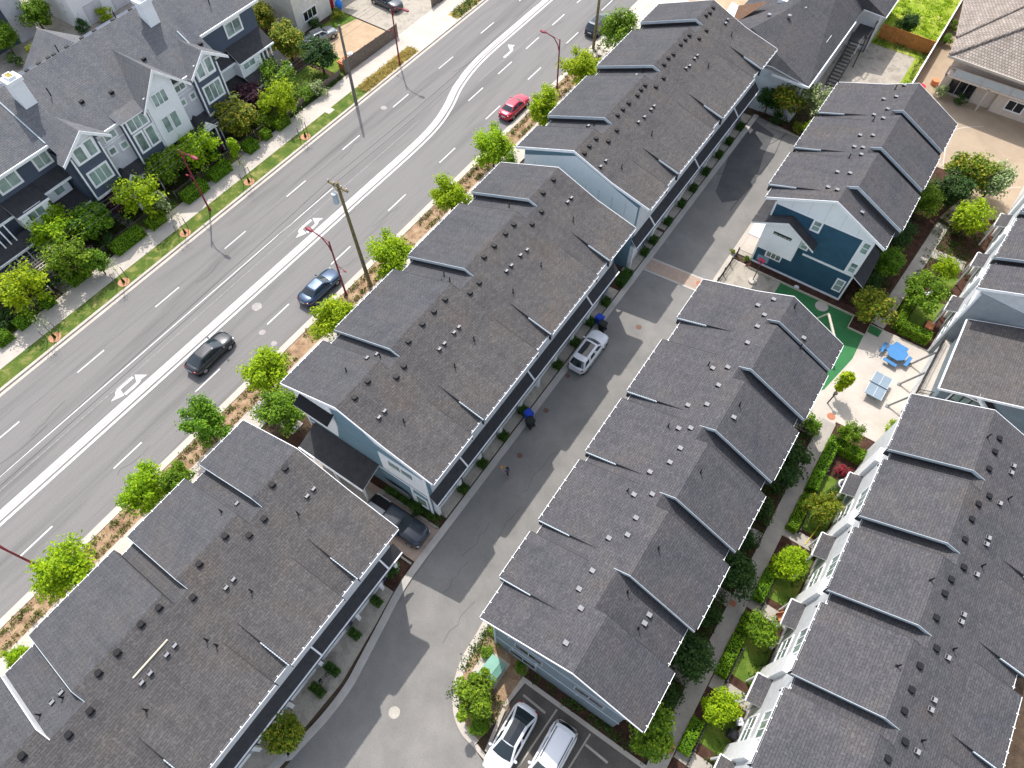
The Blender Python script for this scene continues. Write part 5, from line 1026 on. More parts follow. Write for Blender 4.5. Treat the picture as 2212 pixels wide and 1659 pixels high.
# ground cover tufts in the planting strip, verge tops and beds
rnd=random.Random(5); mb=MB()
for i in range(1150):
    y=rnd.uniform(-20,74); x=rnd.choice((-36.7,-35.65))+rnd.gauss(0,.13)
    if math.sin(y*1.1)+math.sin(y*.37+1)>1.25: continue
    r=rnd.uniform(.12,.26)
    for k in range(9): leafquad(mb,Vector((x+rnd.gauss(0,r*.6),y+rnd.gauss(0,r*.6),.1+rnd.uniform(0,r*1.2))),Vector((rnd.uniform(-1,1),rnd.uniform(-1,1),1)),.17,rnd)
o=struct('ground_cover',mb,'leaf_tuft','stuff')
mb=MB()
for i in range(620):
    y=rnd.uniform(50.4,60.4); x=rnd.uniform(-56.9,-55.4); 
    for k in range(7): leafquad(mb,Vector((x+rnd.gauss(0,.12),y+rnd.gauss(0,.12),.1+rnd.uniform(0,.35))),Vector((rnd.uniform(-1,1),rnd.uniform(-1,1),.8)),.15,rnd)
o=struct('dry_ground_cover',mb,'leaf_tan','stuff')
mb=MB()
for (x0,x1,y0,y1,n) in ((-63.5,-59.7,-2,50,1500),(-57,-55.35,69,74,160),(-59.9,-59.65,42,51,160),(3.6,6.35,8,37,900),(-3.0,6.0,6.7,7.2,60),(-7.2,-3.6,2.4,4.4,70),(9.8,10.9,-4,34,260),(8.3,9.3,52,60,90),(8.0,12.5,61,70,260),(4,6.5,52,70,260),(-14.4,-8.4,73,78,200),(-20,-15.3,12.1,12.7,90),(-7.6,-6.8,4.6,8.6,60),(-2.2,-1.5,87,96,60),(-8,-1.5,94.6,96,60)):
    for i in range(n):
        x=rnd.uniform(x0,x1); y=rnd.uniform(y0,y1)
        for k in range(8): leafquad(mb,Vector((x+rnd.gauss(0,.15),y+rnd.gauss(0,.15),.1+rnd.uniform(0,.3))),Vector((rnd.uniform(-1,1),rnd.uniform(-1,1),.9)),.16,rnd)
o=struct('ground_cover',mb,'leaf_hedge_dark','stuff')
mb=MB()
for i in range(900):
    x=rnd.uniform(-16,-1.6); y=rnd.uniform(97.5,118)
    s=rnd.uniform(.1,.35)
    for k in range(8): leafquad(mb,Vector((x+rnd.gauss(0,.2),y+rnd.gauss(0,.2),.05+rnd.uniform(0,s))),Vector((rnd.uniform(-1,1),rnd.uniform(-1,1),.9)),.25,rnd)
o=struct('tall_grass',mb,'leaf_lime','stuff')
# saplings with stakes in mulch rings
for i,(y,l) in enumerate(((40.4,'farthest staked sapling in the verge, near the fence'),(32.4-.9,'staked sapling in the verge just past the tall red lamp'),(22.4,'staked sapling in the verge below the narrow pale tree'),(14.5,'staked sapling in the verge by the overhanging tree'),(6.5,'nearest staked sapling in the verge at the left edge'))):
    t=Thing('staked_sapling',l,'sapling',(-55.95,y,.1),'staked saplings in the verge')
    b=MB(); b.disc(-55.95,y,.09,.58,.035,18); t.part('mulch_ring',b,'orange_mulch') if 'orange_mulch' in M else (noisy('orange_mulch',(.40,.20,.11),(.56,.32,.19),3,18,.95,.05,.4,finec=.25),t.part('mulch_ring',b,'orange_mulch'))
    b=MB(); b.tube((-55.95,y,.1),(-55.9,y+.05,3.2),.035,.015,6); t.part('trunk',b,'bark')
    b=MB(); b.tube((-55.95,y,.12),(-55.95,y,.62),.15,.09,8); t.part('water_bag',b,'leaf_core')
    for s in (-.62,.62):
        b=MB(); b.tube((-55.95-.25,y+s,.1),(-55.95-.25,y+s,1.6),.045,.045,6); t.part('stake',b,'fence_wood')
    rr=random.Random(i); b=MB()
    for k in range(110): leafquad(b,Vector((-55.9+rr.gauss(0,.33),y+rr.gauss(0,.33),2.7+rr.gauss(0,.55))),Vector((rr.uniform(-1,1),rr.uniform(-1,1),1)),.13,rr)
    t.part('crown',b,'leaf_pale')
# ------------------------------------------------------------------ vehicles
for n_,c_,f_ in (('paint_black',(.012,.014,.018),.3),('paint_blue',(.022,.05,.10),.5),('paint_red',(.40,.006,.035),.3),('paint_white',(.74,.75,.77),0),('paint_night',(.02,.03,.045),.4),('paint_grey',(.22,.24,.25),.5)): paint(n_,c_,f_)
m,n,b=_mat('rim_silver',.3,.5); b.inputs['Metallic'].default_value=.8; b.inputs['Base Color'].default_value=(.45,.46,.48,1)
m,n,b=_mat('light_clear',.1,.6); b.inputs['Base Color'].default_value=(.6,.64,.68,1)
m,n,b=_mat('light_red',.2,.6); b.inputs['Base Color'].default_value=(.30,.01,.015,1)
m,n,b=_mat('plate_white',.6,.3); b.inputs['Base Color'].default_value=(.7,.7,.74,1)
plain('seam_dark',(.01,.01,.012),.7,.2)
def car(name,label,cat,x,y,rot,pm,kind='sedan',L=4.65,W=1.84,group='cars',H_=None,roofglass=False,rails=False,bedcover=None,z0=.012):
    t=Thing(name,label,cat,(x,y,z0),group,rot)
    D={'sedan':dict(H=1.44,hood=.93,deck=1.04,f0=.95,f1=.30,r1=-1.05,r0=-1.75,wr=.60),
       'hatch':dict(H=1.48,hood=.95,deck=1.02,f0=1.25,f1=.35,r1=-1.15,r0=-2.0,wr=.60),
       'suv':dict(H=1.66,hood=1.03,deck=1.08,f0=1.08,f1=.45,r1=-1.85,r0=-2.2,wr=.66),
       'van':dict(H=1.78,hood=1.10,deck=1.15,f0=1.15,f1=.55,r1=-2.1,r0=-2.33,wr=.70),
       'pickup':dict(H=1.82,hood=1.18,deck=1.22,f0=1.15,f1=.62,r1=-.75,r0=-.95,wr=.70)}[kind]
    hl=L/2; hw=W/2
    def wd(u): 
        a=max(0,(abs(u)-(hl-.75))/.75); return hw*(1-.30*a**2.6)
    def zd(u):
        if u>D['f0']-.1: 
            k=(u-D['f0'])/(hl-D['f0']); return D['hood']+.06-.20*max(0,k)**1.8
        if u<D['r0']+.1:
            k=(D['r0']-u)/(hl+D['r0']+1e-3); return D['deck']-.10*max(0,k)**2
        return D['hood']+.06+(D['deck']-D['hood']-.06)*((D['f0']-u)/(D['f0']-D['r0']))
    b=MB(); N=34; us=[-hl+L*i/N for i in range(N+1)]; rings=[]
    for u in us:
        w=wd(u); z=zd(u); e=.72 if abs(u)>hl-.01 else (.92 if abs(u)>hl-.16 else 1); 
        zb=.24 if abs(u)<hl-.3 else .32
        half=[(w*.90,zb),(w*.985,.40),(w,.58),(w*.99,z*.78),(w*.955,z-.09),(w*.86,z-.015),(w*.45,z+.025),(0,z+.035)]
        if e<1: half=[(a*(.9+.1*e) if e<.9 else a, zb+(c-zb)*(.93 if e<.9 else 1)) for a,c in half]
        rings.append([(u,-a,c) for a,c in half]+[(u,a,c) for a,c in half[-2::-1]])
    n=len(rings[0])
    for i,(p,q) in enumerate(zip(rings,rings[1:])):
        b.add(p+q,[(j,j+1,n+j+1,n+j) for j in range(n-1)],0)
    b.add(rings[0],[tuple(range(n))],0); b.add(rings[-1],[tuple(range(n))[::-1]],0)
    b.box(-hl+.15,hl-.15,-hw*.88,hw*.88,.18,.3,1)
    # greenhouse rings
    def ring(xa,xb,w,z,bf,br,rc):
        P=[]; 
        for i in range(9): P.append((xa+rc+(xb-xa-2*rc)*i/8,-w,z))
        P.append((xb-rc*.25,-w+rc*.35,z))
        for i in range(7): 
            k=-1+2*i/6; P.append((xb+bf*(1-k*k),k*(w-rc*.8),z))
        P.append((xb-rc*.25,w-rc*.35,z))
        for i in range(9): P.append((xb-rc-(xb-xa-2*rc)*i/8,w,z))
        P.append((xa+rc*.25,w-rc*.35,z))
        for i in range(7):
            k=1-2*i/6; P.append((xa-br*(1-k*k),k*(w-rc*.8),z))
        P.append((xa+rc*.25,-w+rc*.35,z)); return P
    zb0=zd(0)-.03; zb=zb0
    R0=ring(D['r0'],D['f0'],hw*.87,zb,.16,.10,.12); R3=ring(D['r1'],D['f1'],hw*D['wr']/.9*.96,D['H']-.03,.06,.05,.14); 
    def mixr(a,c,k,bul=0): return [tuple(a[i][j]+(c[i][j]-a[i][j])*k+(bul*(1 if a[i][1]>0 else -1) if j==1 and abs(a[i][1])>hw*.8 else 0) for j in range(3)) for i in range(len(a))]
    R1=mixr(R0,R3,.10); R2=mixr(R0,R3,.90,.015); n=len(R0)
    for i in range(len(R0)):   # follow the shoulder height
        pass
    cls=[]
    for i in range(n):
        if i<8: cls.append('s1')
        elif i<10: cls.append('p')
        elif i<16: cls.append('f')
        elif i<18: cls.append('p')
        elif i<26: cls.append('s2')
        elif i<28: cls.append('p')
        elif i<34: cls.append('r')
        else: cls.append('p')
    bpil={'sedan':(4,),'hatch':(4,),'suv':(2,5),'van':(2,5),'pickup':(4,)}[kind]
    G={'s1':MB(),'s2':MB(),'f':MB(),'r':MB()}
    for A,C,kk in ((R0,R1,0),(R1,R2,1),(R2,R3,2)):
        for i in range(n):
            j=(i+1)%n; q=[A[i],A[j],C[j],C[i]]; c=cls[i]
            if kk==1 and c!='p' and not (c=='s1' and i in bpil) and not (c=='s2' and (25-i) in bpil): G[c].quad(*q)
            elif kk!=1 and c in('f','r'): G[c].quad(*q)
            else: b.quad(*q)
    cen=(sum(p[0] for p in R3)/n,0,D['H']+.035); R4=[(cen[0]+(p[0]-cen[0])*.8,p[1]*.8,D['H']+.012) for p in R3]
    for i in range(n): b.quad(R3[i],R3[(i+1)%n],R4[(i+1)%n],R4[i])
    b.add(R4+[cen],[(i,(i+1)%n,n) for i in range(n)],0)
    if kind=='pickup':   # open load bed with cover
        b.box(-hl+.12,D['r0']-.08,-hw*.78,hw*.78,.5,D['deck']+.035,1)
    t.part('body',b,[pm,'seam_dark'],smooth=True,local=True)
    if kind=='pickup':
        c=MB(); c.box(-hl+.16,D['r0']-.12,-hw*.74,hw*.05,D['deck']+.03,D['deck']+.07,0); t.part('bed_cover',c,'metal_grey',local=True)
        for s in (-1,1): c=MB(); c.tube((-hl+.2,s*hw*.9,D['deck']+.08),(D['r0']-.2,s*hw*.9,D['deck']+.08),.03,.03,5); t.part('bed_rail',c,'light_clear',local=True)
    t.part('windshield',G['f'],'car_glass',smooth=True,local=True); t.part('rear_window',G['r'],'car_glass',smooth=True,local=True)
    t.part('side_window',G['s1'],'car_glass',smooth=True,local=True); t.part('side_window',G['s2'],'car_glass',smooth=True,local=True)
    if roofglass:
        c=MB(); xa,xb=(D['r1']+(.55 if kind!='hatch' else -.05),D['f1']-(.18 if kind!='hatch' else .02)); z=D['H']+.03; w=hw*D['wr']*.80
        c.add([(xa,-w,z-.012),(xb,-w*.96,z-.012),(xb,0,z+.022),(xb,w*.96,z-.012),(xa,w,z-.012),(xa,0,z+.022)],[(0,1,2,5),(5,2,3,4)]); t.part('sunroof',c,'dark_glass',local=True)
    if rails:
        for s in (-1,1): c=MB(); c.tube((D['r1']+.25,s*hw*D['wr']*.93,D['H']+.06),(D['f1']-.3,s*hw*D['wr']*.93,D['H']+.06),.028,.028,5); t.part('roof_rail',c,'seam_dark',local=True)
    # seams
    c=MB()
    c.box(-hl-.012,-hl+.02,-.26,.26,.62,.74)
    t.part('number_plate',c,'plate_white',local=True)
    c=MB(); 
    for s in (-1,1):
        for u in (D['f0']-.25,(D['f0']+D['r0'])/2-.05,D['r0']+.45): c.box(u-.01,u+.01,min(s*hw*.992,s*hw*1.003),max(s*hw*.992,s*hw*1.003),.42,zd(u)-.12)
    t.part('door_seam',c,'seam_dark',local=True)
    for ux in (hl-.88,-hl+.86):
        for s in (-1,1):
            c=MB(); c.tube((ux,s*(hw-.24),.33),(ux,s*(hw+.005),.33),.335,.335,18); wh_=t.part('wheel',c,'tyre',local=True)
            c=MB(); c.tube((ux,s*(hw-.02),.33),(ux,s*(hw+.015),.33),.22,.20,12); t.part('rim',c,'rim_silver',parent=wh_,local=True)
    for s in (-1,1):
        c=MB(); w=wd(hl-.15); c.ball((hl-.16,s*w*.80,.70),.17,.20,.09,0,10,6); t.part('headlight',c,'light_clear',local=True)
        c=MB(); w=wd(-hl+.1); c.ball((-hl+.10,s*w*.80,.86),.10,.20,.09,0,10,6); t.part('taillight',c,'light_red',local=True)
        c=MB(); c.ball((D['f0']-.25,s*(hw+.07),zd(D['f0'])+.05),.10,.12,.08,0,10,6); t.part('mirror',c,pm,local=True)
    return t
rot=R(90)
car('parked_suv','black car straddling the white centre line marking on the main road','car',-42.25,13.25,rot+.03,'paint_black','hatch',4.8,1.88,'cars on the main road',roofglass=False)
car('parked_car','metallic blue sedan by the right kerb beside the red lamp post','car',-39.2,24.6,rot,'paint_blue','sedan',4.75,1.84,'cars on the main road')
car('parked_car','red sedan by the right kerb of the main road','car',-38.75,57.7,rot,'paint_red','sedan',4.6,1.82,'cars on the main road',roofglass=False)
car('parked_suv','black car with pale roof behind the wooden pole at the top of the main road','car',-38.9,77.6,rot,'paint_night','suv',4.8,1.9,'cars on the main road',roofglass=True)
car('parked_suv','white car with dark sunroof parked in the shaded lane','car',-13.75,32.75,rot,'paint_white','suv',4.75,1.88,'cars around the lane',roofglass=True)
car('pickup_truck','dark pickup with half covered load bed parked between the two roadside rows','pickup',-18.0,10.35,R(1),'paint_night','pickup',5.5,1.95,'cars around the lane')
car('parked_car','white car with black glass roof beside the bubbly tree in the parking court','car',-1.95,2.75,-rot+.03,'paint_white','hatch',4.7,1.86,'cars around the lane',roofglass=True)
car('parked_van','white van-like car with black roof rails, right one in the parking court','car',.85,3.2,-rot+.02,'paint_white','van',4.9,1.92,'cars around the lane',rails=True)
car('parked_suv','dark blue car in the concrete drive at the top edge left of the road','car',-65.2,66.3,R(-4),'paint_night','suv',4.8,1.9,'cars by the cream house')
car('parked_car','grey car half hidden by trees beside the cream house','car',-67.2,55.3,R(78),'paint_grey','sedan',4.6,1.8,'cars by the cream house',z0=.03)
# ------------------------------------------------------------------ street lamps, poles, wires
def lamp(label,x,y,dirs,h=7.6,banner=True):
    t=Thing('street_lamp',label,'street lamp',(x,y,.1),'red street lamps')
    b=MB(); b.tube((x,y,.1),(x,y,.5),.17,.13,10); b.tube((x,y,.5),(x,y,h),.105,.07,8); t.part('pole',b,'lamp_red')
    for s in dirs:
        b=MB(); P=[(x,y,h-1.6),(x+s*.25,y,h-.75),(x+s*.8,y,h-.1),(x+s*1.9,y,h+.15)]; b.path(P,.06,6); b.tube((x,y,h-.15),(x+s*1.4,y,h+.08),.025,.025,5); t.part('arm',b,'lamp_red')
        b=MB(); b.ball((x+s*2.25,y,h+.12),.48,.22,.13,0,10,6); hd=t.part('lamp_head',b,'lamp_red'); b=MB(); b.ball((x+s*2.3,y,h+.04),.25,.12,.08,0,8,5); t.part('lens',b,'light_clear',parent=hd)
    s=-dirs[0]
    b=MB(); b.path([(x,y,h*.55),(x+s*.5,y,h*.57),(x+s*.8,y,h*.56)],.03,5); b.ball((x+s*.95,y,h*.55),.22,.10,.07,0,8,5); b.tube((x,y,h*.62),(x+s*.55,y,h*.57),.02,.02,4); t.part('pedestrian_arm',b,'lamp_red')
    b=MB(); b.box(x-.14,x+.14,y-.14,y+.14,.1,.16); t.part('base_plate',b,'cover_pale'); return t
lamp('red lamp post on the left verge in front of the navy townhouses',-56.3,26.1,(1,),8.0)
lamp('red lamp post on the left verge by the dry planting near the top',-55.5,57.0,(1,),7.6)
lamp('red lamp post on the right strip near the top, arm over the road',-36.75,64.0,(-1,),6.4)
lamp('red lamp post beside the blue sedan',-36.8,25.6,(-1,),7.6)
lamp('red lamp post cut by the left edge, rising from a lime tree',-36.7,-7.4,(-1,),7.6)
def pole(label,x,y,h,tx,ty,mat,cross,name='utility_pole'):
    t=Thing(name,label,'utility pole',(x,y,.05),'utility poles')
    b=MB(); b.tube((x,y,0),(x+tx,y+ty,h),.20,.13,10); t.part('pole',b,mat)
    if cross:
        z=h-.4; b=MB(); b.box(x+tx-1.1,x+tx+1.1,y+ty-.07,y+ty+.07,z-.08,z+.08); b.tube((x+tx-.7,y+ty,z),(x+tx,y+ty,z-.8),.03,.03,4); b.tube((x+tx+.7,y+ty,z),(x+tx,y+ty,z-.8),.03,.03,4); c=t.part('crossarm',b,mat)
        for dx in (-1.0,-.4,.4,1.0): b=MB(); b.tube((x+tx+dx,y+ty,z+.08),(x+tx+dx,y+ty,z+.28),.05,.04,6); t.part('insulator',b,'metal_grey',parent=c)
        b=MB(); b.tube((x+tx-.3,y+ty-.35,h-2.1),(x+tx-.3,y+ty-.35,h-1.1),.24,.24,12); b.disc(x+tx-.3,y+ty-.35,h-1.1,.25,.06,12); t.part('transformer',b,'pale_trim')
    return t
pole('tall wooden utility pole with crossarm and transformer at the right kerb by the middle row',-35.6,27.8,13.2,-.35,-.25,'wood_pole',True)
pole('grey leaning utility pole on the left verge near the cream house',-54.95,48.1,9.6,-.3,.3,'grey_pole',False)
pole('wooden utility pole in front of the black car at the top edge',-37.2,73.4,13.5,.1,.3,'wood_pole',True)
pole('short leaning wooden pole beside the tan garden path',-60.0,11.9,4.2,-.7,.3,'grey_pole',False)
t=Thing('trellis','pale timber trellis arch over the tan garden path','trellis',(-61.3,11.5,0))
b=MB(); 
for k in range(5): b.box(-62.6+.0,-60.9,10.5+.35*k,10.58+.35*k,2.5,2.58)
for k in range(4): b.box(-62.4+.4*k,-62.32+.4*k,10.2,12.2,2.6,2.68)
t.part('lattice',b,'log_wood')
for p in ((-62.4,10.3),(-61.0,10.3),(-62.4,12.0),(-61.0,12.0)): b=MB(); b.box(p[0]-.05,p[0]+.05,p[1]-.05,p[1]+.05,0,2.6); t.part('post',b,'log_wood')
plain('wire_dark',(.06,.065,.07),.7,.2)
def wire(label,pts,r=.018,sag=.5,mat='wire_dark'):
    b=MB(); P=[]
    for a,c in zip(pts,pts[1:]):
        for i in range(12):
            k=i/12; P.append((a[0]+(c[0]-a[0])*k,a[1]+(c[1]-a[1])*k,a[2]+(c[2]-a[2])*k-sag*4*k*(1-k)))
    P.append(pts[-1]); b.path(P,r,4); single('power_line',b,mat,label,'power line',P[0],'overhead wires')
for dx,dz,l in ((-.08,0,'upper left overhead wire running along the gardens'),(.12,-.25,'overhead wire just beneath the upper left one'),(-.35,-1.4,'lower thin overhead wire along the gardens')):
    wire(l,[(-56.3+dx,-34,9.0+dz),(-55.2+dx,48.4,9.3+dz),(-56+dx,110,9.3+dz)],.010)
wire('overhead wire crossing above the black car on the main road',[(-36.9,-60,12.9),(-36.9,27.5,12.9),(-38.1,73.7,13.2),(-38.1,150,13.2)],.014,.9)
wire('pale overhead wire beside the one above the black car',[(-36.3,-60,12.9),(-36.3,27.5,12.9),(-37.5,73.7,13.2),(-37.5,150,13.2)],.014,.9)
# ------------------------------------------------------------------ fences
def fence(name,label,p,q,h,mat,bay=2.4,solid=True,th=.05,z=.05,gap=0,postm=None):
    t=Thing(name,label,'fence',(p[0],p[1],z),'fences'); d=Vector((q[0]-p[0],q[1]-p[1])); L=d.length; d/=L; nrm=Vector((-d.y,d.x))*th/2; n=max(1,round(L/bay))
    for i in range(n):
        a=Vector(p)+d*(L*i/n+.05); c=Vector(p)+d*(L*(i+1)/n-.05); b=MB()
        if solid: 
            b.prism([(a.x-nrm.x,a.y-nrm.y),(c.x-nrm.x,c.y-nrm.y),(c.x+nrm.x,c.y+nrm.y),(a.x+nrm.x,a.y+nrm.y)],z,h)
            k=int((c-a).length/.16)
            for j in range(1,k): 
                e=a+(c-a)*(j/k); w=d*.008; b.prism([(e.x-w.x-nrm.x*1.4,e.y-w.y-nrm.y*1.4),(e.x+w.x-nrm.x*1.4,e.y+w.y-nrm.y*1.4),(e.x+w.x+nrm.x*1.4,e.y+w.y+nrm.y*1.4),(e.x-w.x+nrm.x*1.4,e.y-w.y+nrm.y*1.4)],z+.05,h-.03,1)
        else:
            k=max(2,int((c-a).length/.22))
            for j in range(k+1): e=a+(c-a)*(j/k); b.box(e.x-.018,e.x+.018,e.y-.018,e.y+.018,z,h,0)
            for zz in (z+.25,h-.12): b.tube((a.x,a.y,zz),(c.x,c.y,zz),.025,.025,4)
        t.part('fence_panel',b,[mat,'bark'])
    for i in range(n+1):
        a=Vector(p)+d*(L*i/n); b=MB(); b.box(a.x-.06,a.x+.06,a.y-.06,a.y+.06,0,h+.08); t.part('post',b,postm or mat)
    return t
fence('board_fence','brown board fence between the dirt yard and the pavement',(-60.0,51.9),(-59.5,61.5),1.75,'fence_wood',1.9)
fence('board_fence','tan board fence left of the top planting bed, cut by the top edge',(-59.9,69.3),(-60.3,78),1.6,'fence_wood',2.4)
fence('low_fence','low grey timber fence beside the pavement in front of the plum tree',(-60.1,41.8),(-60.0,51.0),1.0,'fence_wood',2.4)
fence('picket_fence','low picket fence behind the clipped hedges, left part',(-60.6,-4),(-60.6,9.8),1.0,'log_wood',2.4,False)
fence('picket_fence','low dark fence behind the longest clipped hedge',(-60.6,15),(-60.6,24.5),1.0,'fence_wood',2.4,False)
fence('picket_fence','low dark fence behind the hedges by the red lamp',(-60.6,25.4),(-60.6,39.5),1.0,'fence_wood',2.4,False)
fence('cedar_fence','orange-brown cedar fence between the concrete apron and the bright lawn',(-8.0,96.15),(-1.4,96.0),1.9,'cedar_fence',2.2)
fence('cedar_fence','orange-brown cedar fence piece at the top edge by the tiled house',(-1.3,110.2),(1.5,110.6),1.9,'cedar_fence',1.5)
fence('boundary_wall','long thin white topped wall between the concrete apron and the alley',(-1.3,86),(-1.3,125),1.7,'brown_roof',3.0,postm='white_trim')
b=MB(); b.box(-1.38,-1.22,86,125,1.7,1.78); single('wall_cap',b,'white_trim','white cap strip along the top of the long thin boundary wall','wall cap',(-1.3,86,1.7))
fence('metal_fence','black metal fence on the lane kerb beside the basketball hoop',(-7.55,46.9),(-7.5,51.6),1.1,'metal_dark',1.6,False,z=.1)
fence('garden_fence','thin dark garden fence along the lowest path hedge',(8.6,6.5),(8.6,16.8),.8,'metal_dark',2.6,False)
fence('garden_fence','thin dark garden fence behind the longest path hedge',(8.65,27.5),(8.65,36.5),.8,'metal_dark',2.6,False)
fence('garden_fence','thin dark garden fence along the middle garden hedges',(8.6,18),(8.6,26),.8,'metal_dark',2.6,False)
# ------------------------------------------------------------------ bins
def bin_(label,x,y,mat,rot=0):
    t=Thing('wheelie_bin',label,'bin',(x,y,.01),'wheelie bins at the kerb',rot)
    b=MB(); b.add([(-.24,-.26,.06),(.24,-.26,.06),(.24,.26,.06),(-.24,.26,.06),(-.30,-.33,.98),(.30,-.33,.98),(.30,.33,.98),(-.30,.33,.98)],[(0,3,2,1),(4,5,6,7),(0,1,5,4),(1,2,6,5),(2,3,7,6),(3,0,4,7)]); t.part('body',b,mat,local=True)
    b=MB(); b.box(-.33,.33,-.37,.35,.98,1.05); b.box(-.25,.25,-.30,.28,1.05,1.08); b.tube((-.25,-.40,.98),(.25,-.40,.98),.025,.025,5); t.part('lid',b,mat,local=True)
    for s in (-1,1): b=MB(); b.tube((s*.22,-.28,.11),(s*.30,-.28,.11),.11,.11,10); t.part('wheel',b,'tyre',local=True)
bin_('blue bin by the drive at the end of the lane near the white car',-14.75,36.45,'bin_blue',R(80)); bin_('black bin beside the upper blue bin',-14.15,36.0,'bin_black',R(85))
bin_('blue bin halfway along the lane, left of the child with the ball',-14.65,24.2,'bin_blue',R(75)); bin_('black bin just below the lower blue bin',-14.15,23.65,'bin_black',R(80))
# ------------------------------------------------------------------ play court furniture
t=Thing('picnic_table','bright blue octagonal picnic table with benches on the pale patio','picnic table',(9.6,48.3,.07),None,R(-8))
oct_=lambda r:[(r*math.cos(R(22.5+45*k)),r*math.sin(R(22.5+45*k))) for k in range(8)]
b=MB(); b.prism(oct_(.95),.71,.76); t.part('table_top',b,'table_blue',local=True)
for k in range(4):
    a=R(90*k); b=MB(); c,s=math.cos(a),math.sin(a); w=.45
    w=.62; P=[(1.0,-w),(1.34,-w),(1.34,w),(1.0,w)]; b.prism([(x*c-y*s,x*s+y*c) for x,y in P],.42,.46); t.part('bench',b,'table_blue',local=True)
    b=MB(); b.tube((.2*c,.2*s,.7),(1.1*c,1.1*s,.03),.03,.03,5); b.tube((1.1*c,1.1*s,.03),(1.1*c,1.1*s,.42),.03,.03,5); t.part('leg',b,'metal_dark',local=True)
b=MB(); b.prism([(-.3,-.25),(-.1,-.25),(-.1,-.05),(-.3,-.05)],.761,.83); single('bag',b,'plate_white','small white and dark bag lying on the blue picnic table','bag',(9.4,48.0,.76)) if False else None
t=Thing('ping_pong_table','grey-blue outdoor ping-pong table on the pale patio','ping-pong table',(9.35,43.85,.07),None,R(-3))
b=MB(); b.box(-.76,.76,-1.37,1.37,.71,.76,0); t.part('table_top',b,'table_grey',local=True); b=MB(); b.box(-.85,.85,-.012,.012,.76,.91); t.part('net',b,'pale_trim',local=True)
b=MB(); b.box(-.012,.012,-1.36,1.36,.761,.764); b.box(-.76,-.73,-1.36,1.36,.761,.764); b.box(.73,.76,-1.36,1.36,.761,.764); t.part('line',b,'plate_white',local=True)
for s in (-1,1): b=MB(); b.box(-.45,.45,s*.8-.12,s*.8+.12,0,.71); t.part('leg',b,'pale_trim',local=True)
t=Thing('basketball_hoop','portable basketball hoop with pink-red ring by the blue wall','basketball hoop',(-4.8,49.4,.06))
b=MB(); b.disc(-4.8,49.3,.06,.42,.2,16); t.part('base',b,'pale_concrete'); b=MB(); b.tube((-4.8,49.4,.2),(-4.85,50.1,2.6),.05,.05,6); t.part('pole',b,'metal_dark')
b=MB(); b.box(-5.4,-4.3,49.8,49.84,2.5,3.2); t.part('backboard',b,'siding_pale_blue')
b=MB()
for k in range(12):
    a=2*math.pi*k/12; c=2*math.pi*(k+1)/12; b.tube((-4.85+.23*math.cos(a),49.5+.23*math.sin(a),2.65),(-4.85+.23*math.cos(c),49.5+.23*math.sin(c),2.65),.035,.035,4)
b.box(-5.15,-4.55,49.74,49.79,2.6,2.9); t.part('ring',b,'hoop_pink')
t=Thing('log_swing','pale log swing frame on the green play surface','swing frame',(3.6,46.9,.07))
b=MB(); b.tube((2.75,47.7,2.2),(4.55,44.8,2.2),.12,.12,8); t.part('top_beam',b,'log_wood')
for p,q in (((2.75,47.7,2.2),(1.6,47.6,.07)),((2.75,47.7,2.2),(3.3,48.8,.07)),((4.55,44.8,2.2),(4.0,43.9,.07)),((4.55,44.8,2.2),(5.3,44.6,.07))): b=MB(); b.tube(p,q,.08,.08,6); t.part('leg',b,'log_wood')
b=MB(); b.tube((3.5,46.5,2.1),(3.4,46.5,.6),.015,.015,4); b.tube((3.8,46.0,2.1),(3.7,46.0,.6),.015,.015,4); b.box(3.3,3.8,45.95,46.5,.55,.6); t.part('seat',b,'metal_dark')
t=Thing('path_light','thin dark bollard light at the green surface corner of the patio','bollard light',(6.35,40.2,.07)); b=MB(); b.tube((6.35,40.2,.07),(6.4,40.3,1.6),.06,.06,8); b.disc(6.4,40.3,1.6,.17,.12,12); t.part('pole',b,'metal_dark')
t=Thing('heat_pump','round grey heat pump fan unit in the small garden below the patio','heat pump',(10.1,33.0,.1)); b=MB(); b.disc(10.1,33.0,.1,.48,.85,20,0); t.part('casing',b,'metal_grey'); b=MB()
for k in range(20):
    a=2*math.pi*k/20; c=2*math.pi*(k+1)/20; b.tube((10.1+.40*math.cos(a),33+.40*math.sin(a),.98),(10.1+.40*math.cos(c),33+.40*math.sin(c),.98),.05,.05,4)
t.part('top_ring',b,'plate_white'); b=MB(); b.disc(10.1,33.0,.955,.34,.01,16); t.part('fan_grille',b,'vent_black')
b=MB(); b.path([(8.9,31.8,.16),(9.3,30.7,.16),(9.8,30.0,.16),(9.9,29.4,.16),(9.7,28.0,.16),(9.5,26.9,.16)],.04,5); b.path([(9.8,30.0,.16),(10.3,31.5,.16),(10.5,32.4,.2)],.04,5); single('garden_hose',b,'hose_yellow','yellow hose lying across the small lawn below the patio','hose',(8.9,31.8,.16))
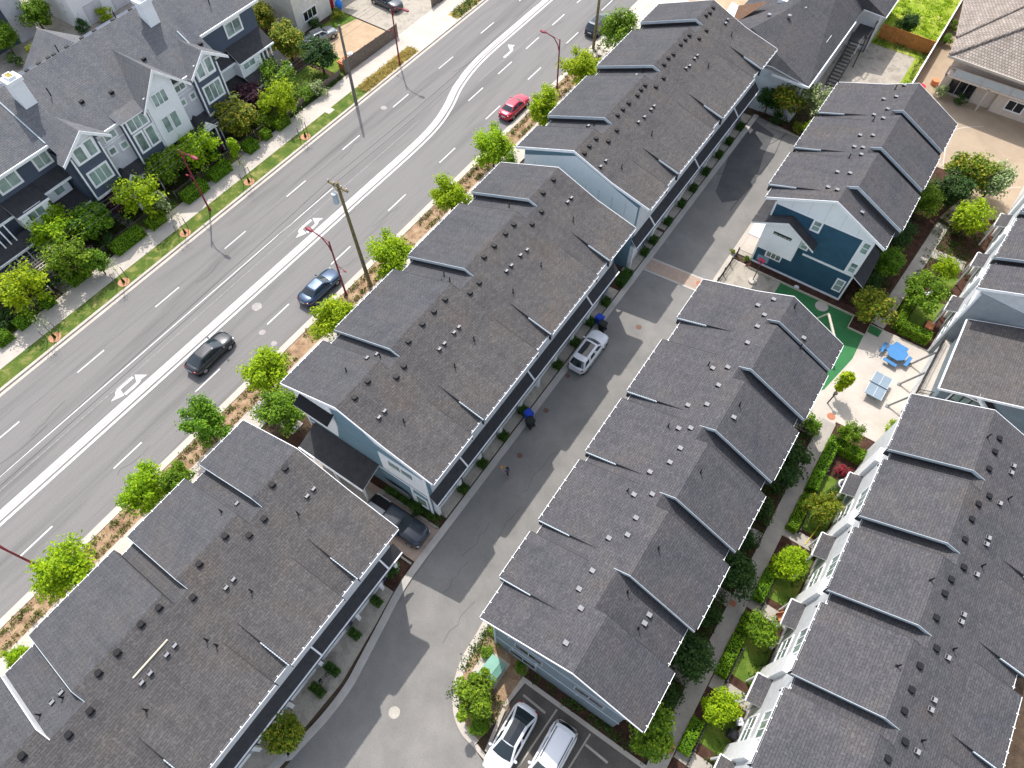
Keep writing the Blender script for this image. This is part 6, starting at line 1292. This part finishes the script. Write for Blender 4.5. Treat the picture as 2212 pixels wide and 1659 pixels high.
for x,y,mm,l in ((10.3,26.7-.2,'log_wood','pale folding chairs by the second porch roof from the patio'),(10.0,19.1+1.4,'orange_box','orange wooden chair on the brown patch by the third porch'),(10.2,18.3,'pale_concrete','pale chairs below the third porch'),(9.6,24.0,'plate_white','white chair at the middle porch'),(10.4,12.4,'plate_white','white chair on the pale paving near the lowest porch'),(9.9,52.9+4,'plate_white','white chair in the far right garden')):
    t=Thing('garden_chair',l,'chair',(x,y,.1),'chairs in the small gardens',R(hash(l[:6])%1*0+37*(x+y)))
    b=MB(); b.box(-.26,.26,-.26,.26,.40,.44); t.part('seat',b,mm,local=True); b=MB(); b.box(-.26,.26,.24,.28,.44,.9); t.part('backrest',b,mm,local=True)
    for sx in (-1,1):
        for sy in (-1,1): b=MB(); b.box(sx*.24-.02,sx*.24+.02,sy*.24-.02,sy*.24+.02,0,.4); t.part('leg',b,mm,local=True)
t=Thing('garden_barbecue','dark covered barbecue by the white wall near the lowest porch','barbecue',(10.3,11.4,.1)); b=MB(); b.box(10.0,10.6,11.1,11.7,.1,.9); b.ball((10.3,11.4,.95),.32,.32,.25); t.part('body',b,'metal_dark')
t=Thing('toy_slide','small red garden item beside the lowest porch roof','garden toy',(9.95,13.0,.1)); b=MB(); b.slab([(9.8,12.7,.9),(10.1,12.7,.9),(10.1,13.4,.2),(9.8,13.4,.2)],.08); b.box(9.82,10.08,12.6,12.7,.1,.9); t.part('body',b,'toy_red')
t=Thing('garden_sofa','brown box seat with pale cushion by the far right row','outdoor seat',(11.2,53.2,.1)); b=MB(); b.box(10.8,11.6,52.7,53.7,.1,.55); t.part('frame',b,'bark'); b=MB(); b.box(10.85,11.55,52.75,53.65,.55,.68); t.part('cushion',b,'orange_box')
# transformer box
t=Thing('transformer_box','pale green utility box with pitched lid on a concrete pad by the turning','utility box',(-5.45,5.6,.12))
b=MB(); b.prism([(-6.1,4.95),(-5.0,4.85),(-4.85,6.25),(-5.95,6.35)],.12,1.05); t.part('casing',b,'box_green')
b=MB(); b.slab([(-6.18,4.85,1.05),(-5.35,4.78,1.28),(-5.2,6.38,1.28),(-6.03,6.45,1.05)],.05); b.slab([(-5.33,4.78,1.28),(-4.9,4.75,1.05),(-4.76,6.34,1.05),(-5.18,6.38,1.28)],.05); t.part('lid',b,'box_green')
# orange crates at yard, blue sail, small props
t=Thing('timber_rack','orange and white timber rack against the brown board fence','rack',(-60.9,53.3,.05)); 
for k in range(3): b=MB(); b.box(-61.3,-60.4,52.2+k*.95,52.35+k*.95,.1,1.0); b.box(-61.4,-60.3,52.1+k*.95,52.8+k*.95,.85,1.0); t.part('shelf',b,['orange_box'] if k<2 else ['plate_white'])
t=Thing('kayak_cover','bright blue covered item by the white wall of the cream house','covered item',(-70.0,62.2,.05)); b=MB(); b.ball((-69.9,62.0,.7),.45,.55,.65,0,8,6); b.tube((-70.1,62.1,1.2),(-70.3,62.1,2.6),.10,.03,6); t.part('cover',b,'hydro_blue')
t=Thing('parked_bicycle','dark bicycle leaning at the drive of the lower left row','bicycle',(-15.0,-1.5,.07))
for dy in (-.5,.5):
    b=MB()
    for k in range(14):
        a=2*math.pi*k/14; c=2*math.pi*(k+1)/14; b.tube((-15.0,-1.5+dy+.33*math.cos(a),.42+.33*math.sin(a)),(-15.0,-1.5+dy+.33*math.cos(c),.42+.33*math.sin(c)),.022,.022,4)
    t.part('wheel',b,'tyre')
b=MB(); b.path([(-15,-2.0,.42),(-15,-1.7,.95),(-15,-1.05,.95),(-15,-1.0,.42)],.022,5); b.path([(-15,-1.7,.95),(-15,-1.5,.42),(-15,-1.05,.9)],.022,5); b.tube((-15.2,-1.05,1.05),(-14.8,-1.05,1.05),.02,.02,4); t.part('frame',b,'metal_dark'); b=MB(); b.box(-15.07,-14.93,-1.85,-1.6,1.0,1.05); t.part('saddle',b,'seam_dark')
# curtain kerb bits: red terracotta pots on the alley
for x,y,mm,l in ((-.2,88.5,'toy_red','red tub at the white topped wall corner'),(.9,90.6,'orange_box','pinkish tub beside the tiled house corner')):
    t=Thing('garden_tub',l,'tub',(x,y,.02),'tubs by the alley'); b=MB(); b.disc(x,y,.02,.45,.6,14); t.part('tub',b,mm)
# retaining kerb of the bed by the blue wall, with round lights
b=MB(); b.box(-5.9,4.95,50.68,50.76,.0,.28); b.box(4.9,4.98,49.1,50.76,0,.25); b.box(4.98,6.55,49.05,49.13,0,.25); single('bed_edging',b,'log_wood','pale timber edging of the planting bed under the deep blue wall','edging',(0,50.7,0))
t=Thing('ground_light','small white globe light in the bed under the blue wall','light',(-.6,51.0,.1)); b=MB(); b.disc(-.9,50.95,.1,.25,.12,12); t.part('globe',b,'plate_white')
# ------------------------------------------------------------------ child with an orange ball
def person(x,y,rot):
    t=bpy.data.meshes.new('person')
    J=[((0,0,.66),.115),((0,.02,.80),.11),((0,.03,.98),.125),((0,.04,1.06),.07),((0,.06,1.12),.055),((0,.08,1.22),.095),((0,.09,1.31),.075),
       ((.08,0,.62),.085),((.10,.05,.36),.055),((.10,.0,.08),.04),((.10,.10,.035),.035),((-.08,0,.62),.085),((-.10,-.06,.36),.055),((-.11,-.16,.10),.04),((-.11,-.07,.04),.035),
       ((.15,.05,1.01),.05),((.20,.20,.86),.038),((.19,.36,.82),.028),((.19,.43,.82),.024),((-.15,.05,1.01),.05),((-.21,.15,.84),.038),((-.17,.32,.80),.028),((-.16,.39,.80),.024)]
    E=[(0,1),(1,2),(2,3),(3,4),(4,5),(5,6),(0,7),(7,8),(8,9),(9,10),(0,11),(11,12),(12,13),(13,14),(2,15),(15,16),(16,17),(17,18),(2,19),(19,20),(20,21),(21,22)]
    V=[j[0] for j in J]; rad=[j[1] for j in J]
    for s,w in ((1,18),(-1,22)):   # fingers and thumb
        for k in range(4):
            a=len(V); hx=V[w][0]; V.append((hx+s*(-.022+.015*k),V[w][1]+.035,V[w][2])); rad.append(.009); V.append((hx+s*(-.024+.017*k),V[w][1]+.065-.004*abs(k-1.5),V[w][2]-.018)); rad.append(.008); E+=[(w,a),(a,a+1)]
        a=len(V); V.append((V[w][0]-s*.045,V[w][1]+.02,V[w][2]+.005)); rad.append(.009); E.append((w,a))
    t.from_pydata(V,E,[]); ob=bpy.data.objects.new('person',t); col.objects.link(ob)
    md=ob.modifiers.new('skin','SKIN'); md.use_smooth_shade=True; ob.modifiers.new('sub','SUBSURF').levels=1
    for i,r_ in enumerate(rad): t.skin_vertices[0].data[i].radius=(r_,r_)
    t.skin_vertices[0].data[0].use_root=True
    bpy.context.view_layer.update(); dg=bpy.context.evaluated_depsgraph_get(); me=bpy.data.meshes.new_from_object(ob.evaluated_get(dg)); me.name='person'
    ob.modifiers.clear(); ob.data=me; me.materials.clear()
    for mm in ('skin','cloth_purple','cloth_dark'): me.materials.append(M[mm])
    for p in me.polygons:
        c=p.center; z=c.z
        p.material_index=1 if (.68<z<1.07 and abs(c.x)<.20 and c.y<.24) else (2 if z<=.68 and z>.30 else 0)
        p.use_smooth=True
    ob.location=(x,y,.01); ob.rotation_euler=(0,0,rot); ob['label']='child in purple patterned top holding out an orange ball on the shaded lane'; ob['category']='person'; ob.scale=(1.08,1.08,1.08)
    b=MB(); b.ball((0,.055,1.285),.105,.115,.085,0,12,8); b.ball((0,-.03,1.22),.07,.07,.09,0,10,6); h=bpy.data.objects.new('hair',mesh('hair',b,'hair_black',(0,0,0),True)); col.objects.link(h); h.parent=ob
    b=MB(); b.ball((0,.185,1.225),.012,.02,.014,0,8,5); 
    f=bpy.data.objects.new('nose',mesh('nose',b,'skin')); col.objects.link(f); f.parent=ob
    b=MB(); b.ball((.035,.17,1.245),.011,.01,.008,0,8,5); b.ball((-.035,.17,1.245),.011,.01,.008,0,8,5); b.box(-.025,.025,.168,.176,1.185,1.192)
    f=bpy.data.objects.new('face_detail',mesh('face_detail',b,'seam_dark')); col.objects.link(f); f.parent=ob
    for s in (-1,1):
        b=MB(); b.ball((s*.105,.0 if s>0 else -.11,.05),.045,.10,.04,0,10,6); q=bpy.data.objects.new('shoe',mesh('shoe',b,'cloth_light')); col.objects.link(q); q.parent=ob
    return ob
person(-13.1,18.75,R(90))
b=MB(); b.ball((-13.72,18.73,.92),.145,.145,.145,0,16,12); ob=single('orange_ball',b,'ball_orange','orange ball held out by the child on the lane','ball',(-13.72,18.73,.92),smooth=True)
# ------------------------------------------------------------------ loose items
t=Thing('garden_edging_box','low square terracotta tray at the bottom garden path','tray',(6.95,8.0,.12)); b=MB(); b.box(6.9,7.5,8.1,8.7,.12,.3); t.part('tray',b,'terracotta')
t=Thing('fallen_tyre','dark tyre lying on the concrete apron beyond the blue building','tyre',(-5.2,85.7,.02)); b=MB()
for k in range(16):
    a=2*math.pi*k/16; c=2*math.pi*(k+1)/16; b.tube((-5.2+.38*math.cos(a),85.8+.38*math.sin(a),.12),(-5.2+.38*math.cos(c),85.8+.38*math.sin(c),.12),.11,.11,6)
t.part('tread',b,'tyre')
